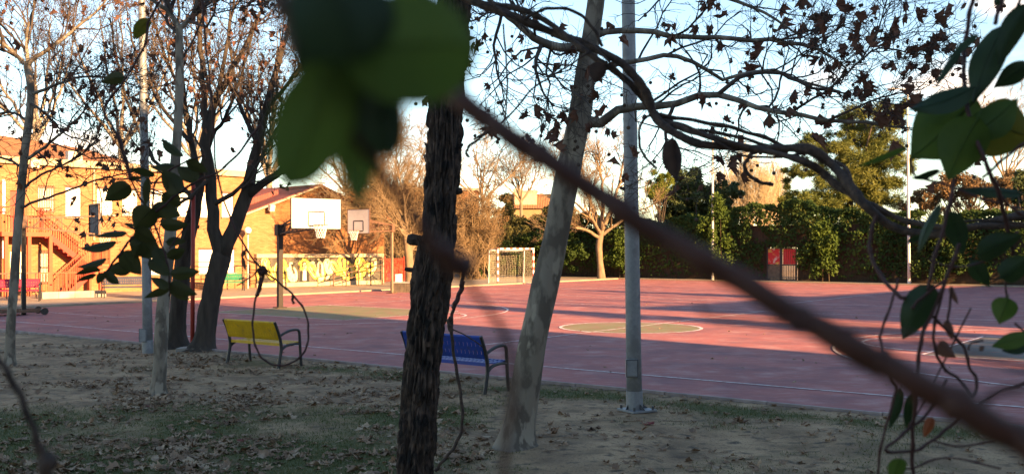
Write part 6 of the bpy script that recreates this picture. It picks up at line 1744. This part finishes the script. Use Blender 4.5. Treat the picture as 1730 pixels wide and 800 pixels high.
# 8. leaf cluster and tangle at the right edge
D = 2.0
rc = thing('leafy_vine', 'broad green and yellowing leaves with tangled stems filling the right edge', 'vine', tuple(at(1620, 400, D)))
ST = [([(1680, -420), (1660, -200), (1648, -30), (1638, 25), (1629, 90), (1630, 145), (1640, 205), (1660, 262), (1686, 322), (1702, 385), (1712, 430)], 9), ([(1740, -300), (1715, -120), (1700, -20), (1690, 10), (1680, 42)], 9), ([(1790, -300), (1750, -120), (1728, -20), (1718, 15), (1708, 48)], 6), ([(1538, 268), (1546, 296), (1575, 306), (1600, 312), (1660, 336), (1725, 352)], 5),
      ([(1613, 300), (1600, 362), (1578, 440), (1568, 490)], 8), ([(1622, 410), (1602, 462), (1578, 521), (1558, 566), (1551, 620), (1545, 690), (1541, 755), (1544, 820)], 8), ([(1598, 470), (1588, 510), (1578, 552), (1580, 590), (1596, 622), (1624, 643), (1644, 668), (1650, 642), (1637, 618), (1630, 588), (1612, 568), (1573, 532)], 6.5),
      ([(1518, 470), (1508, 505), (1490, 557), (1488, 577), (1502, 635), (1513, 658), (1501, 705), (1488, 755), (1481, 820)], 5.5), ([(1480, 362), (1471, 400), (1471, 430), (1488, 465), (1516, 497), (1530, 504)], 8), ([(1735, 645), (1690, 660), (1650, 685), (1614, 712), (1582, 738), (1546, 760), (1497, 760), (1526, 732), (1572, 692), (1600, 640)], 6.5), ([(1572, 742), (1618, 753), (1680, 745)], 4),
      ([(1698, 425), (1699, 470), (1700, 505)], 4), ([(1660, 300), (1700, 265), (1732, 240)], 6), ([(1608, 484), (1604, 520), (1600, 545)], 5), ([(1636, 590), (1640, 580), (1656, 575), (1661, 574)], 4), ([(1660, 262), (1690, 330), (1735, 370)], 6), ([(1600, 470), (1560, 500), (1540, 520)], 6),
      ([(1715, 545), (1735, 565), (1745, 580)], 5), ([(1640, 520), (1600, 600), (1560, 680), (1535, 720)], 4), ([(1505, 790), (1540, 790), (1600, 772), (1690, 790)], 4), ([(1720, 390), (1690, 420), (1650, 445), (1610, 450), (1570, 440)], 5)]
for pts, w in ST:
    stem(rc, [(a, b, D + 0.05 * math.sin(a * 0.02 + b * 0.01)) + (w * 0.82,) for a, b in pts], D, w, M['redbrownstem'], g=g, S=8)
RL = [((1624, 80), (1579, 150), 15, 0.6, VD), ((1652, 58), (1604, 98), 14, 0.6, VD), ((1697, 40), (1644, 174), 56, 0.25, VD), ((1740, 5), (1687, 113), 42, 0.3, VD), ((1742, 108), (1680, 149), 36, 0.3, VD), ((1650, 165), (1538, 268), 125, 0.1, VL), ((1652, 198), (1600, 306), 82, 0.25, VL), ((1645, 150), (1534, 188), 40, 0.6, VD),
      ((1646, 208), (1752, 238), 100, 0.1, VY), ((1640, 228), (1720, 165), 62, 0.3, VL), ((1532, 250), (1444, 283), 11, 0.85, VL), ((1728, 326), (1618, 320), 21, 0.7, VD), ((1604, 356), (1626, 432), 38, 0.3, VD), ((1586, 342), (1547, 432), 17, 0.7, VD), ((1650, 432), (1728, 396), 42, 0.3, VD), ((1690, 470), (1742, 430), 44, 0.3, VD), ((1640, 440), (1672, 486), 30, 0.3, VD),
      ((1577, 480), (1526, 574), 56, 0.15, VD), ((1703, 502), (1688, 547), 44, 0.1, VL), ((1740, 566), (1674, 586), 28, 0.3, VL), ((1738, 582), (1692, 592), 20, 0.5, VD), ((1521, 656), (1503, 724), 21, 0.4, VD), ((1540, 664), (1533, 730), 21, 0.4, VD), ((1522, 772), (1510, 820), 30, 0.2, VL), ((1560, 398), (1530, 410), 10, 0.7, VD), ((1690, 0), (1678, 8), 14, 0.3, VD),
      ((1590, 290), (1540, 302), 14, 0.7, VD)]
for b_, t_, w, ti, m_ in RL:
    vleaf(rc, b_, t_, w, D + g.normal() * 0.03, m_, ti * g.choice((-1, 1)), 0.22, dt=g.normal() * 0.01, point=0.75)
for b_, t_, w in (((1588, 576), (1614, 604), 24), ((1600, 540), (1610, 574), 15), ((1606, 483), (1619, 514), 10), ((1663, 585), (1655, 592), 8)):
    vleaf(rc, b_, t_, w, D, M['dryleaf'], 0.4, 0.8, name='dead_leaf')
vleaf(rc, (1575, 704), (1561, 738), 17, D, M['orangeleaf'], 0.2, 0.3, name='orange_leaf')

# ------------------------------------------------------------------ leaf litter and grass
g = np.random.default_rng(404)
def litter_density(px, py):
    if px < 640: k = 1.0 if py > 640 else 0.45
    elif px < 830: k = 0.5
    else: k = 0.13
    return k
spots = []
MARKS = [(*gr(x_, y_)[:2], l_) for x_, y_, l_ in ((16, 620, 'near the thin left edge trunk'), (268, 662, 'near the slender forked trunk'), (440, 615, 'near the yellow bench'), (700, 800, 'near the rough bark trunk'), (800, 655, 'near the blue bench'), (873, 748, 'near the leaning pale trunk'),
         (1072, 690, 'near the thick grey lamp post'), (1350, 720, 'near the court edge at the right'), (100, 780, 'at the lower left corner'), (470, 760, 'on the dirt below the yellow bench'), (120, 690, 'on the mossy patch at the left'), (1250, 790, 'on the bare dirt at the bottom right'))]
while len(spots) < 300:
    px, py = g.uniform(-10, 1500), 612 + 188 * g.uniform() ** 0.8
    p = gr(px, py)
    if uv(p[0], p[1])[1] > -0.15 or g.uniform() > litter_density(px, py): continue
    n_ = fbm(p[0], p[1], 0.9, 2)
    if g.uniform() > 0.45 + 1.1 * n_: continue
    spots.append(p)
for i, p in enumerate(spots):
    me = REDL if i in (20, 45, 71) else FAL[g.integers(len(FAL))]
    o = bpy.data.objects.new('fallen_leaf', me); C.objects.link(o)
    s = g.uniform(0.13, 0.24)
    o.scale = (s, s * g.uniform(0.6, 1), s)
    o.rotation_euler = (g.normal() * 0.22, g.normal() * 0.22, g.uniform(0, 6.28))
    if g.uniform() < 0.4: o.rotation_euler.x += math.pi
    o.location = (p[0], p[1], gz(p[0], p[1]) + 0.018)
    near = min(MARKS, key=lambda q: (q[0] - p[0]) ** 2 + (q[1] - p[1]) ** 2)[2]
    if me is REDL: tag(o, 'dark red fallen leaf ' + near, 'fallen leaf', 'red fallen leaves ' + near)
    else: tag(o, 'dry pale brown fallen leaf ' + near, 'fallen leaf', 'fallen plane leaves ' + near)
b = MB()
base = [np.array([v.co[:] for v in me.vertices]) for me in FAL]
faces = [[list(p.vertices) for p in me.polygons] for me in FAL]
cnt = 0
while cnt < 5200:
    x, y = g.uniform(-13, 7), 6.8 + 15 * g.uniform() ** 1.2
    u, v = uv(x, y)
    if v > -0.1 or abs(x / y) > 0.56: continue
    px = CX + x / y * FPX; py = HZ + EYE / y * FPX
    if g.uniform() > litter_density(px, py) * (0.45 + 1.2 * fbm(x, y, 0.9, 2)): continue
    k = g.integers(len(base)); s = g.uniform(0.06, 0.15)
    e = Euler((g.normal() * 0.25, g.normal() * 0.25, g.uniform(0, 6.28))).to_matrix()
    V = (base[k] * s) @ np.array(e).T + np.array((x, y, gz(x, y) + 0.012))
    tri = np.array([f for f in faces[k] if len(f) == 3]); 
    b.add(V, tri); cnt += 1
# broken twigs among the litter
for i in range(420):
    x, y = g.uniform(-9, 6), g.uniform(6.8, 17)
    if uv(x, y)[1] > -0.1: continue
    a = g.uniform(0, 6.28); L = g.uniform(0.05, 0.3)
    p = np.array((x, y, gz(x, y) + 0.012)); q = p + np.array((math.cos(a) * L, math.sin(a) * L, 0)); q[2] = gz(q[0], q[1]) + 0.012
    b.tube([p, (p + q) / 2 + g.normal(size=3) * (0.02, 0.02, 0.004), q], 0.004, 3, cap=False)
o = b.build('leaf_litter', M['fallenleaf'], kind='stuff')
o['label'] = 'scattered litter of small broken dry leaves and twigs on the dirt'
# leaves blown on the court
b = MB()
for i in range(170):
    u, v = g.uniform(-6, 40), 0.2 + 24 * g.uniform() ** 1.6
    p = ct(u, v, 0.02); k = g.integers(len(base)); s = g.uniform(0.06, 0.14)
    e = Euler((g.normal() * 0.2, g.normal() * 0.2, g.uniform(0, 6.28))).to_matrix()
    b.add((base[k] * s) @ np.array(e).T + p, np.array([f for f in faces[k] if len(f) == 3]))
o = b.build('court_leaf_litter', M['fallenleaf'], kind='stuff'); o['label'] = 'few dry leaves blown onto the red court'
# short grass
n = 260000
X = g.uniform(-8.5, 9, n); Y = 6.8 + 11 * g.uniform(0, 1, n) ** 1.15
keep = np.abs(X / Y) < 0.55
X, Y = X[keep], Y[keep]
Vd = ((X - CA[0]) * CV[0] + (Y - CA[1]) * CV[1]); keep = Vd < -0.12
X, Y = X[keep], Y[keep]
# coarse mask grid, then bilinear lookup
gx = np.arange(-9, 9.6, 0.15); gy = np.arange(6.5, 18.2, 0.15)
Gm = np.array([[grass_mask(x, y) for x in gx] for y in gy]); Gz = np.array([[gz(x, y) for x in gx] for y in gy])
ix = np.clip(((X - gx[0]) / 0.15).astype(int), 0, len(gx) - 2); iy = np.clip(((Y - gy[0]) / 0.15).astype(int), 0, len(gy) - 2)
fx = (X - gx[0]) / 0.15 - ix; fy = (Y - gy[0]) / 0.15 - iy
bil = lambda G: G[iy, ix] * (1 - fx) * (1 - fy) + G[iy, ix + 1] * fx * (1 - fy) + G[iy + 1, ix] * (1 - fx) * fy + G[iy + 1, ix + 1] * fx * fy
mk, zz = bil(Gm), bil(Gz)
keep = g.uniform(0, 1, len(X)) < np.clip(mk * 1.3 - 0.25, 0, 1)
X, Y, zz = X[keep], Y[keep], zz[keep]; m_ = len(X)
a = g.uniform(0, 6.28, m_); h = g.uniform(0.012, 0.04, m_); w = g.uniform(0.0025, 0.005, m_)
s = np.stack([np.cos(a), np.sin(a), np.zeros(m_)], 1) * w[:, None]
P = np.stack([X, Y, zz - 0.003], 1); lean = g.normal(size=(m_, 3)) * 0.5 * h[:, None]; lean[:, 2] = h
V = np.stack([P - s, P + s, P + lean], 1).reshape(-1, 3)
o = MB().add(V, np.arange(m_ * 3).reshape(m_, 3)).build('grass', M['grass'], kind='stuff'); o['label'] = 'short sparse grass and moss patches on the dirt'
